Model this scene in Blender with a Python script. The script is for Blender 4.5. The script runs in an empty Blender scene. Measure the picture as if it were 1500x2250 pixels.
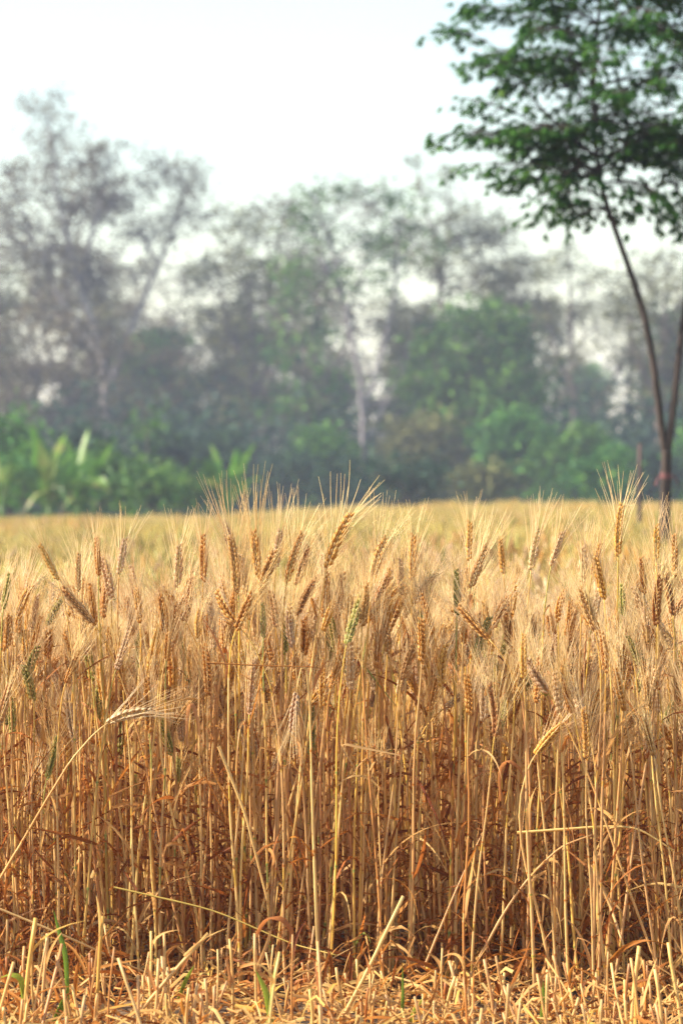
import bpy, math, random
import numpy as np
from mathutils import Vector

# ------------------------------------------------------------------ camera, sky, sun, exposure
S = bpy.context.scene
COL = S.collection
CAM_Z, FPX, HOR = 1.0, 6250.0, 1090.0          # eye height, focal length in pixels of the 2250 px tall photo, horizon row
cam_d = bpy.data.cameras.new('camera')
cam = bpy.data.objects.new('camera', cam_d)
COL.objects.link(cam)
cam.location = (0, 0, CAM_Z)
cam.rotation_euler = (math.radians(90) - math.atan(35 / FPX), 0, 0)
cam_d.sensor_fit = 'VERTICAL'
cam_d.sensor_height = 36
cam_d.lens = 100
cam_d.clip_start = 0.1
cam_d.clip_end = 3000
cam_d.dof.use_dof = True
cam_d.dof.focus_distance = 5.86
cam_d.dof.aperture_fstop = 5.3
S.camera = cam

SUN_ELEV, SUN_AZ = 35.0, -94.0                  # degrees; azimuth from +Y (view direction) towards +X
w = bpy.data.worlds.new('World')
S.world = w
w.use_nodes = True
nt = w.node_tree
bg = nt.nodes['Background']
sky = nt.nodes.new('ShaderNodeTexSky')
sky.sky_type = 'NISHITA'
sky.sun_disc = False
sky.sun_elevation = math.radians(SUN_ELEV)
sky.sun_rotation = math.radians(SUN_AZ)
sky.air_density = 1.5
sky.dust_density = 0.7
sky.ozone_density = 1.0
nt.links.new(sky.outputs[0], bg.inputs[0])
bg.inputs[1].default_value = 0.102
sd = bpy.data.lights.new('sun', 'SUN')
sd.energy = 5.0
sd.angle = math.radians(0.6)
sd.color = (1.0, 0.87, 0.70)
sun = bpy.data.objects.new('sun', sd)
COL.objects.link(sun)
a, e = math.radians(SUN_AZ), math.radians(SUN_ELEV)
sdir = Vector((math.sin(a) * math.cos(e), math.cos(a) * math.cos(e), math.sin(e)))
sun.rotation_euler = sdir.to_track_quat('Z', 'Y').to_euler()
S.view_settings.view_transform = 'Standard'
S.view_settings.look = 'None'
S.view_settings.gamma = 1
S.view_settings.exposure = 1.38
S.cycles.use_denoising = True
S.cycles.denoising_prefilter = 'FAST'
S.cycles.max_bounces = 10
S.cycles.diffuse_bounces = 5
S.cycles.glossy_bounces = 2
S.cycles.transmission_bounces = 6
S.cycles.transparent_max_bounces = 8
S.cycles.volume_bounces = 1
S.cycles.caustics_reflective = False
S.cycles.caustics_refractive = False
S.cycles.sample_clamp_indirect = 6

R = random.Random(7)
N = np.random.default_rng(7)


def P(px, py, Y):
    """photo pixel -> world point at distance Y"""
    return np.array([(px - 750) / FPX * Y, Y, CAM_Z + (HOR - py) / FPX * Y])


# ------------------------------------------------------------------ materials
def ramp(nt, stops):
    n = nt.nodes.new('ShaderNodeValToRGB')
    el = n.color_ramp.elements
    while len(el) < len(stops):
        el.new(0.5)
    for q, (p, c) in zip(el, stops):
        q.position = p
        q.color = (*c, 1)
    return n


def plant_mat(name, stops, trans=0.3, rough=0.55, spec=0.3, var=0.25, scale=60, hue=0.02):
    """leaf/straw surface: colour from the piece's own tone, varied by plant and by fine streaks; part of the light passes through"""
    m = bpy.data.materials.new(name)
    m.use_nodes = True
    t = m.node_tree
    t.nodes.clear()
    L = t.links.new
    at = t.nodes.new('ShaderNodeAttribute'); at.attribute_name = 'tone'
    rp = ramp(t, stops)
    L(at.outputs['Fac'], rp.inputs[0])
    tc = t.nodes.new('ShaderNodeTexCoord')
    mp = t.nodes.new('ShaderNodeMapping'); mp.inputs['Scale'].default_value = (scale, scale, scale * 0.18)
    L(tc.outputs['Object'], mp.inputs[0])
    nz = t.nodes.new('ShaderNodeTexNoise'); nz.inputs['Scale'].default_value = 1.0; nz.inputs['Detail'].default_value = 3
    L(mp.outputs[0], nz.inputs['Vector'])
    oi = t.nodes.new('ShaderNodeObjectInfo')
    ad = t.nodes.new('ShaderNodeMath'); ad.operation = 'MULTIPLY_ADD'
    L(nz.outputs[0], ad.inputs[0]); ad.inputs[1].default_value = var * 2.4; ad.inputs[2].default_value = 1 - var * 1.2
    a2 = t.nodes.new('ShaderNodeMath'); a2.operation = 'MULTIPLY_ADD'
    L(oi.outputs['Random'], a2.inputs[0]); a2.inputs[1].default_value = var * 1.2; a2.inputs[2].default_value = 1 - var * 0.6
    mu = t.nodes.new('ShaderNodeMath'); mu.operation = 'MULTIPLY'
    L(ad.outputs[0], mu.inputs[0]); L(a2.outputs[0], mu.inputs[1])
    hs = t.nodes.new('ShaderNodeHueSaturation')
    hh = t.nodes.new('ShaderNodeMath'); hh.operation = 'MULTIPLY_ADD'
    L(oi.outputs['Random'], hh.inputs[0]); hh.inputs[1].default_value = hue; hh.inputs[2].default_value = 0.5 - hue / 2
    L(hh.outputs[0], hs.inputs['Hue']); L(mu.outputs[0], hs.inputs['Value']); L(rp.outputs[0], hs.inputs['Color'])
    pb = t.nodes.new('ShaderNodeBsdfPrincipled')
    pb.inputs['Roughness'].default_value = rough
    pb.inputs['Specular IOR Level'].default_value = spec
    L(hs.outputs[0], pb.inputs['Base Color'])
    tr = t.nodes.new('ShaderNodeBsdfTranslucent')
    L(hs.outputs[0], tr.inputs['Color'])
    mx = t.nodes.new('ShaderNodeMixShader'); mx.inputs[0].default_value = trans
    L(pb.outputs[0], mx.inputs[1]); L(tr.outputs[0], mx.inputs[2])
    out = t.nodes.new('ShaderNodeOutputMaterial')
    L(mx.outputs[0], out.inputs[0])
    return m


# tone: 0 rust, .2 orange brown, .4 pinkish tan, .6 straw, .8 golden, 1 green
STRAW = [(0.0, (0.22, 0.06, 0.014)), (0.2, (0.50, 0.19, 0.04)), (0.4, (0.64, 0.34, 0.125)), (0.6, (0.70, 0.46, 0.18)),
         (0.8, (0.74, 0.44, 0.085)), (0.92, (0.40, 0.38, 0.10)), (1.0, (0.12, 0.26, 0.05))]
M = {}
M['straw'] = plant_mat('dry straw', STRAW, 0.22, 0.45, 0.4, 0.26, 110)
M['leaf'] = plant_mat('dry leaf blade', STRAW, 0.5, 0.6, 0.25, 0.22, 70)
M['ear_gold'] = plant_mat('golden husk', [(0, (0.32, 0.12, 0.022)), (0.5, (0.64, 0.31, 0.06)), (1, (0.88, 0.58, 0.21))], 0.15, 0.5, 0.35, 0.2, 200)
M['ear_pale'] = plant_mat('pale husk', [(0, (0.44, 0.24, 0.11)), (0.5, (0.64, 0.42, 0.22)), (1, (0.80, 0.60, 0.38))], 0.15, 0.5, 0.35, 0.2, 200)
M['ear_brown'] = plant_mat('brown husk', [(0, (0.28, 0.11, 0.03)), (0.5, (0.50, 0.25, 0.08)), (1, (0.70, 0.42, 0.17))], 0.15, 0.5, 0.35, 0.2, 200)
M['ear_green'] = plant_mat('greenish husk', [(0, (0.16, 0.17, 0.04)), (0.5, (0.36, 0.33, 0.08)), (1, (0.58, 0.48, 0.17))], 0.15, 0.5, 0.35, 0.2, 200)
M['awn'] = plant_mat('pale awn', [(0, (0.82, 0.60, 0.29)), (1, (0.94, 0.80, 0.50))], 0.45, 0.35, 0.5, 0.12, 30)
M['awn_far'] = plant_mat('straw awn', [(0, (0.52, 0.40, 0.12)), (1, (0.72, 0.58, 0.22))], 0.35, 0.5, 0.3, 0.2, 30)
M['grass'] = plant_mat('green blade', [(0, (0.10, 0.22, 0.03)), (1, (0.35, 0.42, 0.05))], 0.45, 0.5, 0.3, 0.2, 40)
M['sapling_leaf'] = plant_mat('sapling leaf', [(0, (0.012, 0.068, 0.010)), (0.6, (0.034, 0.155, 0.018)), (1, (0.11, 0.26, 0.02))], 0.35, 0.6, 0.2, 0.25, 8, 0.03)
M['crown_olive'] = plant_mat('olive foliage', [(0, (0.05, 0.055, 0.03)), (0.5, (0.11, 0.12, 0.045)), (1, (0.22, 0.22, 0.07))], 0.25, 0.7, 0.1, 0.2, 0.6)
M['crown_brown'] = plant_mat('brownish foliage', [(0, (0.06, 0.048, 0.038)), (0.5, (0.11, 0.09, 0.055)), (1, (0.17, 0.15, 0.07))], 0.25, 0.7, 0.1, 0.2, 0.6)
M['crown_green'] = plant_mat('green foliage', [(0, (0.025, 0.055, 0.025)), (0.5, (0.055, 0.155, 0.028)), (1, (0.17, 0.33, 0.05))], 0.25, 0.7, 0.1, 0.2, 0.6)
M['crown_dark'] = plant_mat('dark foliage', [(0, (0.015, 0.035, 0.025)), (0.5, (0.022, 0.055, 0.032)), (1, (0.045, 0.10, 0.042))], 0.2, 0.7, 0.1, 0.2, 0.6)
M['crown_bright'] = plant_mat('bright foliage', [(0, (0.02, 0.07, 0.018)), (0.5, (0.06, 0.17, 0.03)), (1, (0.20, 0.34, 0.045))], 0.35, 0.6, 0.2, 0.2, 0.6)
M['banana'] = plant_mat('banana leaf', [(0, (0.045, 0.12, 0.02)), (0.5, (0.14, 0.32, 0.035)), (1, (0.36, 0.30, 0.12))], 0.45, 0.4, 0.4, 0.2, 1.5)


def bark(name, c1, c2, scale):
    m = bpy.data.materials.new(name); m.use_nodes = True
    t = m.node_tree; pb = t.nodes['Principled BSDF']; L = t.links.new
    tc = t.nodes.new('ShaderNodeTexCoord')
    mp = t.nodes.new('ShaderNodeMapping'); mp.inputs['Scale'].default_value = (scale, scale, scale * 0.3)
    nz = t.nodes.new('ShaderNodeTexNoise'); nz.inputs['Scale'].default_value = 1; nz.inputs['Detail'].default_value = 5
    rp = ramp(t, [(0.3, c1), (0.7, c2)])
    L(tc.outputs['Object'], mp.inputs[0]); L(mp.outputs[0], nz.inputs['Vector']); L(nz.outputs[0], rp.inputs[0]); L(rp.outputs[0], pb.inputs['Base Color'])
    bp = t.nodes.new('ShaderNodeBump'); bp.inputs['Strength'].default_value = 0.5; bp.inputs['Distance'].default_value = 0.01
    L(nz.outputs[0], bp.inputs['Height']); L(bp.outputs[0], pb.inputs['Normal'])
    pb.inputs['Roughness'].default_value = 0.85
    return m


M['bark_sapling'] = bark('sapling bark', (0.018, 0.012, 0.010), (0.06, 0.042, 0.034), 30)
M['bark_pale'] = bark('pale bark', (0.15, 0.13, 0.13), (0.28, 0.25, 0.25), 2)
M['bark_grey'] = bark('grey bark', (0.13, 0.115, 0.125), (0.24, 0.215, 0.235), 2)
M['bark_dark'] = bark('dark bark', (0.05, 0.04, 0.035), (0.13, 0.10, 0.085), 2)
M['red_cloth'] = bark('red cloth', (0.09, 0.03, 0.035), (0.17, 0.07, 0.07), 40)
M['stake'] = bark('weathered stake', (0.05, 0.032, 0.032), (0.11, 0.07, 0.065), 20)


def ground_mat():
    m = bpy.data.materials.new('field soil'); m.use_nodes = True
    t = m.node_tree; pb = t.nodes['Principled BSDF']; L = t.links.new
    tc = t.nodes.new('ShaderNodeTexCoord')
    n1 = t.nodes.new('ShaderNodeTexNoise'); n1.inputs['Scale'].default_value = 18; n1.inputs['Detail'].default_value = 8
    L(tc.outputs['Object'], n1.inputs['Vector'])
    rp = ramp(t, [(0.35, (0.045, 0.028, 0.016)), (0.55, (0.12, 0.075, 0.04)), (0.75, (0.28, 0.18, 0.09))])
    L(n1.outputs[0], rp.inputs[0])
    n2 = t.nodes.new('ShaderNodeTexNoise'); n2.inputs['Scale'].default_value = 0.15; n2.inputs['Detail'].default_value = 4
    L(tc.outputs['Object'], n2.inputs['Vector'])
    rg = ramp(t, [(0.3, (0.05, 0.08, 0.025)), (0.7, (0.14, 0.13, 0.05))])
    L(n2.outputs[0], rg.inputs[0])
    sp = t.nodes.new('ShaderNodeSeparateXYZ'); L(tc.outputs['Object'], sp.inputs[0])
    mr = t.nodes.new('ShaderNodeMapRange'); mr.inputs[1].default_value = 52; mr.inputs[2].default_value = 58
    L(sp.outputs[1], mr.inputs[0])
    mx = t.nodes.new('ShaderNodeMixRGB'); L(mr.outputs[0], mx.inputs[0]); L(rp.outputs[0], mx.inputs[1]); L(rg.outputs[0], mx.inputs[2])
    L(mx.outputs[0], pb.inputs['Base Color'])
    bp = t.nodes.new('ShaderNodeBump'); bp.inputs['Strength'].default_value = 0.8; bp.inputs['Distance'].default_value = 0.03
    L(n1.outputs[0], bp.inputs['Height']); L(bp.outputs[0], pb.inputs['Normal'])
    pb.inputs['Roughness'].default_value = 0.95
    return m


# ------------------------------------------------------------------ mesh building
def nrm(v):
    v = np.asarray(v, float)
    return v / (np.linalg.norm(v, axis=-1, keepdims=True) + 1e-12)


class MB:
    def __init__(s):
        s.v, s.q, s.t, s.tone, s.qm, s.tm, s.n = [], [], [], [], [], [], 0

    def add(s, v, quads=None, tris=None, tone=0.5, mat=0):
        v = np.asarray(v, float).reshape(-1, 3)
        k = len(v)
        s.v.append(v)
        s.tone.append(np.broadcast_to(np.asarray(tone, float), (k,)).copy())
        if quads is not None and len(quads):
            q = np.asarray(quads, int); s.q.append(q + s.n); s.qm.append(np.full(len(q), mat))
        if tris is not None and len(tris):
            t = np.asarray(tris, int); s.t.append(t + s.n); s.tm.append(np.full(len(t), mat))
        s.n += k

    def tube(s, pts, rad, sides=6, tone=0.5, mat=0, cap=True):
        pts = np.asarray(pts, float); n = len(pts)
        rad = np.broadcast_to(np.asarray(rad, float), (n,))
        tan = nrm(np.gradient(pts, axis=0))
        ref = np.array([0.0, 1, 0.05]) if abs(tan[:, 1]).mean() < 0.75 else np.array([1.0, 0, 0.05])
        u = nrm(np.cross(tan, ref)); v = np.cross(tan, u)
        an = np.arange(sides) * 2 * math.pi / sides
        ring = np.cos(an)[None, :, None] * u[:, None] + np.sin(an)[None, :, None] * v[:, None]
        V = (pts[:, None] + ring * rad[:, None, None]).reshape(-1, 3)
        i = np.arange(n - 1)[:, None] * sides; j = np.arange(sides)[None]; j2 = (j + 1) % sides
        Q = np.stack([i + j, i + j2, i + sides + j2, i + sides + j], -1).reshape(-1, 4)
        T = None
        if cap:
            b = (n - 1) * sides
            T = [(b, b + k, b + k + 1) for k in range(1, sides - 1)]
        tn = np.repeat(np.broadcast_to(np.asarray(tone, float), (n,)), sides)
        s.add(V, Q, T, tn, mat)

    def ribbon(s, pts, wid, side, tone=0.5, mat=0, fold=0.0):
        """leaf blade: 3 vertices across (creased), side = across direction per point"""
        pts = np.asarray(pts, float); n = len(pts)
        side = np.broadcast_to(np.asarray(side, float), (n, 3)); wid = np.broadcast_to(np.asarray(wid, float), (n,))
        tan = nrm(np.gradient(pts, axis=0)); side = nrm(side - (side * tan).sum(1, keepdims=True) * tan)
        nor = np.cross(tan, side)
        V = np.stack([pts - side * wid[:, None] / 2, pts + nor * (wid * fold)[:, None], pts + side * wid[:, None] / 2], 1).reshape(-1, 3)
        i = np.arange(n - 1)[:, None] * 3; j = np.arange(2)[None]
        Q = np.stack([i + j, i + j + 1, i + j + 4, i + j + 3], -1).reshape(-1, 4)
        s.add(V, Q, None, np.repeat(np.broadcast_to(np.asarray(tone, float), (n,)), 3), mat)

    def leaves(s, c, size, tone, rng, aspect=0.6, up=0.0, mat=0):
        """many small leaf faces at centres c (diamond shaped quads)"""
        c = np.asarray(c, float); n = len(c)
        d = nrm(rng.normal(size=(n, 3)) + np.array([0, 0, -up])); e_ = nrm(np.cross(d, rng.normal(size=(n, 3))))
        size = np.broadcast_to(np.asarray(size, float), (n,))[:, None]
        V = np.stack([c - d * size * .5, c + e_ * size * aspect * .5 - d * size * .08, c + d * size * .5, c - e_ * size * aspect * .5 - d * size * .08], 1).reshape(-1, 3)
        s.add(V, np.arange(n * 4).reshape(-1, 4), None, np.repeat(np.broadcast_to(np.asarray(tone, float), (n,)), 4), mat)

    def merge(s, o, mat):
        """append another MB with all its faces in slot mat"""
        if not o.n: return
        s.v.append(np.concatenate(o.v)); s.tone.append(np.concatenate(o.tone))
        if o.q: q = np.concatenate(o.q); s.q.append(q + s.n); s.qm.append(np.full(len(q), mat))
        if o.t: t = np.concatenate(o.t); s.t.append(t + s.n); s.tm.append(np.full(len(t), mat))
        s.n += o.n

    def mesh(s, name, mats, smooth=True):
        V = np.concatenate(s.v); me = bpy.data.meshes.new(name)
        q = np.concatenate(s.q) if s.q else np.zeros((0, 4), int); t = np.concatenate(s.t) if s.t else np.zeros((0, 3), int)
        mi = np.concatenate(s.qm + s.tm)
        me.vertices.add(len(V)); me.vertices.foreach_set('co', V.ravel().astype('f'))
        loops = np.concatenate([q.ravel(), t.ravel()])
        me.loops.add(len(loops)); me.loops.foreach_set('vertex_index', loops.astype('i'))
        tot = np.concatenate([np.full(len(q), 4), np.full(len(t), 3)])
        me.polygons.add(len(tot))
        me.polygons.foreach_set('loop_start', np.concatenate([[0], np.cumsum(tot)[:-1]]).astype('i'))
        me.polygons.foreach_set('material_index', mi.astype('i'))
        me.polygons.foreach_set('use_smooth', np.full(len(tot), smooth))
        me.update(calc_edges=True)
        at = me.attributes.new('tone', 'FLOAT', 'POINT'); at.data.foreach_set('value', np.clip(np.concatenate(s.tone), 0, 1).astype('f'))
        for m in (mats if isinstance(mats, (list, tuple)) else [mats]):
            me.materials.append(m)
        return me


def put(name, me, parent=None, loc=(0, 0, 0), link=True):
    o = bpy.data.objects.new(name, me)
    o.location = loc
    if link: COL.objects.link(o)
    if parent is not None: o.parent = parent
    return o


def tag(o, label=None, cat=None, group=None, kind=None):
    if label: o['label'] = label
    if cat: o['category'] = cat
    if group: o['group'] = group
    if kind: o['kind'] = kind
    return o


def thing(name, label, cat, loc, group=None):
    return tag(put(name, None, None, loc), label, cat, group)


ORD = 'first second third fourth fifth sixth seventh eighth ninth tenth eleventh twelfth thirteenth fourteenth fifteenth sixteenth seventeenth eighteenth nineteenth'.split()
TENS = {2: 'twent', 3: 'thirt', 4: 'fort', 5: 'fift', 6: 'sixt', 7: 'sevent', 8: 'eight', 9: 'ninet'}


def ordinal(k):
    if k < 20: return ORD[k - 1]
    if k >= 100: return 'hundred-and-' + ordinal(k - 100) if k > 100 else 'hundredth'
    return TENS[k // 10] + ('ieth' if k % 10 == 0 else 'y-' + ORD[k % 10 - 1])


# ------------------------------------------------------------------ wheat
def hermite(p0, p1, m0, m1, t):
    t = np.asarray(t)[:, None]
    return (2 * t**3 - 3 * t**2 + 1) * p0 + (t**3 - 2 * t**2 + t) * m0 + (-2 * t**3 + 3 * t**2) * p1 + (t**3 - t**2) * m1


def stalk(mb, base, tip, tipdir, r, thick=1.0, green=0.0, mat=0, sides=6):
    """culm with knots and sheaths; returns collar points where leaf blades leave"""
    base, tip = np.asarray(base, float), np.asarray(tip, float)
    L = np.linalg.norm(tip - base)
    d0 = nrm(tip - base + np.array([r.uniform(-.05, .05), r.uniform(-.05, .05), .15]) * L)
    nodes = [0.0, 0.13 + r.uniform(-.03, .03), 0.30 + r.uniform(-.04, .04), 0.54 + r.uniform(-.05, .05)]
    ts, rad, tone, collars = [], [], [], []
    stem_tone = r.choice([.80, .82, .78, .7, .62, .6]) + r.uniform(-.04, .04) + green * .18
    sheath = r.choice([.4, .45, .5, .55, .6, .3, .62, .7]) + r.uniform(-.05, .05) + green * .3
    rb = 0.0032 * thick
    for k, n0 in enumerate(nodes):
        n1 = nodes[k + 1] if k < 3 else 1.0
        col = n0 + (n1 - n0) * (r.uniform(.72, .98) if k < 3 else r.uniform(.42, .62))
        ra = rb * (1 - .13 * k)
        if k:
            ts += [n0 - .006, n0, n0 + .006]; rad += [ra * 0.92, ra * 1.35, ra * 1.02]; tone += [stem_tone, .12 if green < .5 else .97, sheath]
        for f in (.05, .5, .97): ts.append(n0 + (col - n0) * f + (.01 if f == .05 else 0)); rad.append(ra * (1.05 - .05 * f)); tone.append(sheath)
        collars.append(col)
        ts.append(col + .004); rad.append(ra * .74); tone.append(stem_tone)
    ts += [.80, .90, .96, 1.0]; tone += [stem_tone] * 4; rad += [rb * .48, rb * .40, rb * .36, rb * .36]
    o = np.argsort(ts, kind='stable'); ts = np.array(ts)[o]; rad = np.array(rad)[o]; tone = np.array(tone)[o]
    keep = np.concatenate([[True], np.diff(ts) > 1e-4]); ts, rad, tone = ts[keep], rad[keep], tone[keep]
    bend = max(0.25, min(1.2, np.arccos(np.clip((nrm(tipdir) * nrm(tip - base)).sum(), -1, 1)) * 1.2))
    pts = hermite(base, tip, d0 * L * 1.0, nrm(tipdir) * L * bend, ts)
    wob = r.uniform(0, 6.28); amp = r.uniform(.001, .005)
    pts[:, 0] += np.sin(ts * 9 + wob) * amp * np.sin(ts * math.pi); pts[:, 1] += np.cos(ts * 8 + wob) * amp * np.sin(ts * math.pi)
    mb.tube(pts, rad, sides, tone, mat)
    out = []
    for c in collars:
        k = int(np.argmin(abs(ts - c))); out.append((pts[k], nrm(pts[min(k + 1, len(pts) - 1)] - pts[max(k - 1, 0)])))
    return out


def blade(mb, p, up, r, length=None, tone=None, width=None, mat=0, droop=1.0):
    L = length or r.uniform(.07, .20); wd = width or r.uniform(.004, .009); n = 9
    az = r.uniform(0, 6.28); out = np.array([math.cos(az), math.sin(az), 0]); el = r.uniform(.6, 1.42)
    d = nrm(out * math.cos(el) + np.asarray(up) * math.sin(el)); pts = [np.asarray(p, float)]
    curl = r.choice([.12, .3, .5, .8, 1.2, 2.0]) * r.uniform(.7, 1.2) * droop; sway = r.uniform(-.5, .5); brk = r.randrange(2, 7) if r.random() < .4 else -1
    tw = r.uniform(-2.5, 2.5); s0 = nrm(np.cross(d, out) + .001); sides = [s0]
    for k in range(1, n):
        f = k / n
        d = nrm(d + np.array([0, 0, -1.0]) * curl * .30 * (0.4 + f) + np.array([math.cos(az + 1.6), math.sin(az + 1.6), 0]) * sway * .18)
        if k == brk: d = nrm(d * .25 + np.array([r.gauss(0, .3), r.gauss(0, .3), -1.0]))
        pts.append(pts[-1] + d * L / n)
        side = nrm(np.cross(d, np.array([math.cos(az), math.sin(az), .2]))); nor = np.cross(side, d)
        sides.append(side * math.cos(tw * f) + nor * math.sin(tw * f))
    wv = wd * np.array([.7, 1, 1.05, 1, .9, .75, .55, .35, .08])
    tn = r.choice([.03, .08, .15, .22, .32, .42, .55, .6, .48]) + r.uniform(-.04, .04) if tone is None else tone
    mb.ribbon(pts, wv, np.array(sides), tn, mat, fold=r.uniform(.1, .35))


FL_Z = np.array([0, .18, .5, .8, 1.0]); FL_R = np.array([.35, .85, 1.0, .62, .08])


def floret(mb, p, d, side, L, W, D, tone):
    n = 6; an = np.arange(n) * 2 * math.pi / n; nor = np.cross(d, side)
    belly = (FL_Z * (1 - FL_Z) * 4 * 0.12)[:, None]
    c = p + d * (FL_Z * L)[:, None] + side * belly * L
    V = c[:, None] + (side * np.cos(an)[:, None] * W + nor * np.sin(an)[:, None] * D)[None] * FL_R[:, None, None]
    i = np.arange(4)[:, None] * n; j = np.arange(n)[None]; j2 = (j + 1) % n
    Q = np.stack([i + j, i + j2, i + n + j2, i + n + j], -1).reshape(-1, 4)
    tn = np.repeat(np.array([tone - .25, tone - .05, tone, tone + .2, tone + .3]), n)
    mb.add(V.reshape(-1, 3), Q, None, tn)


def make_ear(seed, L=.10, nsp=20, bend=0.0, awn=.075, spread=1.0, stubby=False, low=False):
    """bearded ear along +Z: spikelets alternate in two ranks along a rachis, each of three husks; awns fan out"""
    r = random.Random(seed); eb, ab = MB(), MB()
    ax = lambda z: np.array([bend * z * z, bend * .3 * z * z, z])
    if not low: eb.tube([ax(z) for z in np.linspace(-.003, L * .95, 8)], .0012, 5, .3)
    for k in range(nsp):
        f = k / (nsp - 1); z = f * L * .90; s = 1 if k % 2 else -1
        env = (0.70 + .42 * math.sin(math.pi * min(1, f * .95 + .12))) * r.uniform(.92, 1.08) * (1.12 if stubby else 1)
        tz = nrm(np.array([2 * bend * z, .6 * bend * z, 1.0])); x = nrm(np.array([1.0, 0, -2 * bend * z])); y = np.cross(tz, x)
        p = ax(z) + x * s * .0010
        fl = [(0.36, 0.0, 1.0), (0.20, 0.38, .95), (0.20, -0.38, .95)] + ([] if low else [(0.10, 0.62, .72), (0.10, -0.62, .72)])
        for (ox, oy, sc) in fl:
            d = nrm(tz + x * s * (ox + r.uniform(-.05, .05)) + y * (oy + r.uniform(-.06, .06)))
            q = p + x * s * .0018 * env + y * oy * .0040 * env + tz * r.uniform(-.001, .001)
            side = nrm(x * s * .6 + y * np.sign(oy) * .8) if oy else x * s
            side = nrm(side - d * (side * d).sum()); Lf = .0142 * sc * env
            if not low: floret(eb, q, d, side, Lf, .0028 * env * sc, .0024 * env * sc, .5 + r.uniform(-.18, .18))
            if low and oy == 0 and k % 2 == 0 or (not low and sc > .9 and r.random() < (.92 if oy == 0 else .45)):
                m = 5 if not low else 3
                al = awn * r.uniform(.65, 1.15) * (.75 + .35 * math.sin(math.pi * min(1, .25 + f * .8)))
                sp = spread * (.45 - .18 * f + r.uniform(-.08, .10))
                dd = nrm(tz + x * s * (sp * (.9 if oy == 0 else .5) + r.uniform(-.07, .07)) + y * (np.sign(oy) * sp * .75 + r.uniform(-.16, .16)))
                c0 = q + d * Lf * .85; cv = r.uniform(-.05, .12)
                g = np.linspace(0, 1, m)[:, None]
                pts = c0 + dd * al * g + (x * s * cv + y * r.uniform(-.05, .05)) * al * g * g
                ab.tube(pts, np.linspace(.00068, .00026, m) * (1 if not low else 2.4), 3, r.uniform(0, 1), 0, False)
    if low:
        pts = [ax(z) for z in np.linspace(0, L, 6)]
        eb.tube(pts, np.array([.003, .0075, .0085, .008, .0065, .002]), 5, np.array([.2, .6, .4, .7, .5, .9]))
    return eb, ab


EARS = []       # (ear MB, awn MB, length)
for i in range(12):
    bend = [0, .6, 1.5, 3.0, .3, 2.2, 0, 1.0, 4.0, .8, .2, 1.8][i]
    L = [.105, .095, .10, .10, .115, .085, .09, .12, .09, .10, .08, .11][i]
    EARS.append((*make_ear(100 + i, L, int(L / .0053) + (1 if i % 2 else 0), bend, [.10, .108, .092, .115][i % 4], [1, .8, 1.2, 1.0, .65][i % 5], i in (5, 10)), L))
EARS.append((*make_ear(150, .10, 19, .4, .155, .42), .10))      # very long upright awns
EARS.append((*make_ear(151, .10, 19, .8, .14, .55), .10))
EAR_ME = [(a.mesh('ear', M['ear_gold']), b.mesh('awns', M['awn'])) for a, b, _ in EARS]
EAR_MAT = {'golden': 'ear_gold', 'pale': 'ear_pale', 'brown': 'ear_brown', 'green-tinged': 'ear_green'}


def mat_to(d, roll):
    q = Vector(d).to_track_quat('Z', 'Y'); q2 = Vector((0, 0, 1)).rotation_difference(Vector((0, 0, 1)))
    from mathutils import Quaternion
    return q @ Quaternion((0, 0, 1), roll)


PLANTS = []     # dicts for the labels


def wheat_plant(base, tip, d, colour, ear_i, scale=1.0, roll=None, r=R, label=None, nleaf=None, thick=1.0, facing=None):
    """one wheat plant: Empty at its foot > stalk, leaf (several), ear > awns"""
    base = np.asarray(base, float); tip = np.asarray(tip, float)
    t = thing('wheat_stalk', None, 'wheat', base)
    green = 1.0 if colour == 'green-tinged' and r.random() < .12 else (0.5 if colour == 'green-tinged' or r.random() < .14 else 0.0)
    mb = MB(); cols = stalk(mb, (0, 0, 0), tip - base, d, r, thick * r.uniform(.82, 1.2), green)
    put('stalk', mb.mesh('stalk', M['straw']), t)
    for k in range(len(cols)):
        if nleaf is None:
            if r.random() > (.75, .8, .7, .35)[k]: continue
        elif k >= nleaf: break
        lb = MB(); blade(lb, cols[k][0], cols[k][1], r, length=r.uniform(.07, .16 if k == 3 else .28), tone=.95 if (green == 1 and r.random() < .3) else None)
        put('leaf', lb.mesh('leaf', M['leaf']), t)
    e_ = put('ear', EAR_ME[ear_i][0], t, tip - base)
    e_.material_slots[0].link = 'OBJECT'; e_.material_slots[0].material = M[EAR_MAT[colour]]
    e_.rotation_mode = 'QUATERNION'; e_.rotation_quaternion = mat_to(d, r.uniform(0, 6.28) if roll is None else roll); e_.scale = (scale * .9, scale * .9, scale)
    put('awns', EAR_ME[ear_i][1], e_)
    lean = d[0] / math.hypot(d[1], d[2]) if d[2] > 0 else 9
    PLANTS.append(dict(o=t, x=tip[0] / tip[1], z=tip[2], lean=lean, dz=d[2], colour=colour, label=label))
    return t


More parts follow.
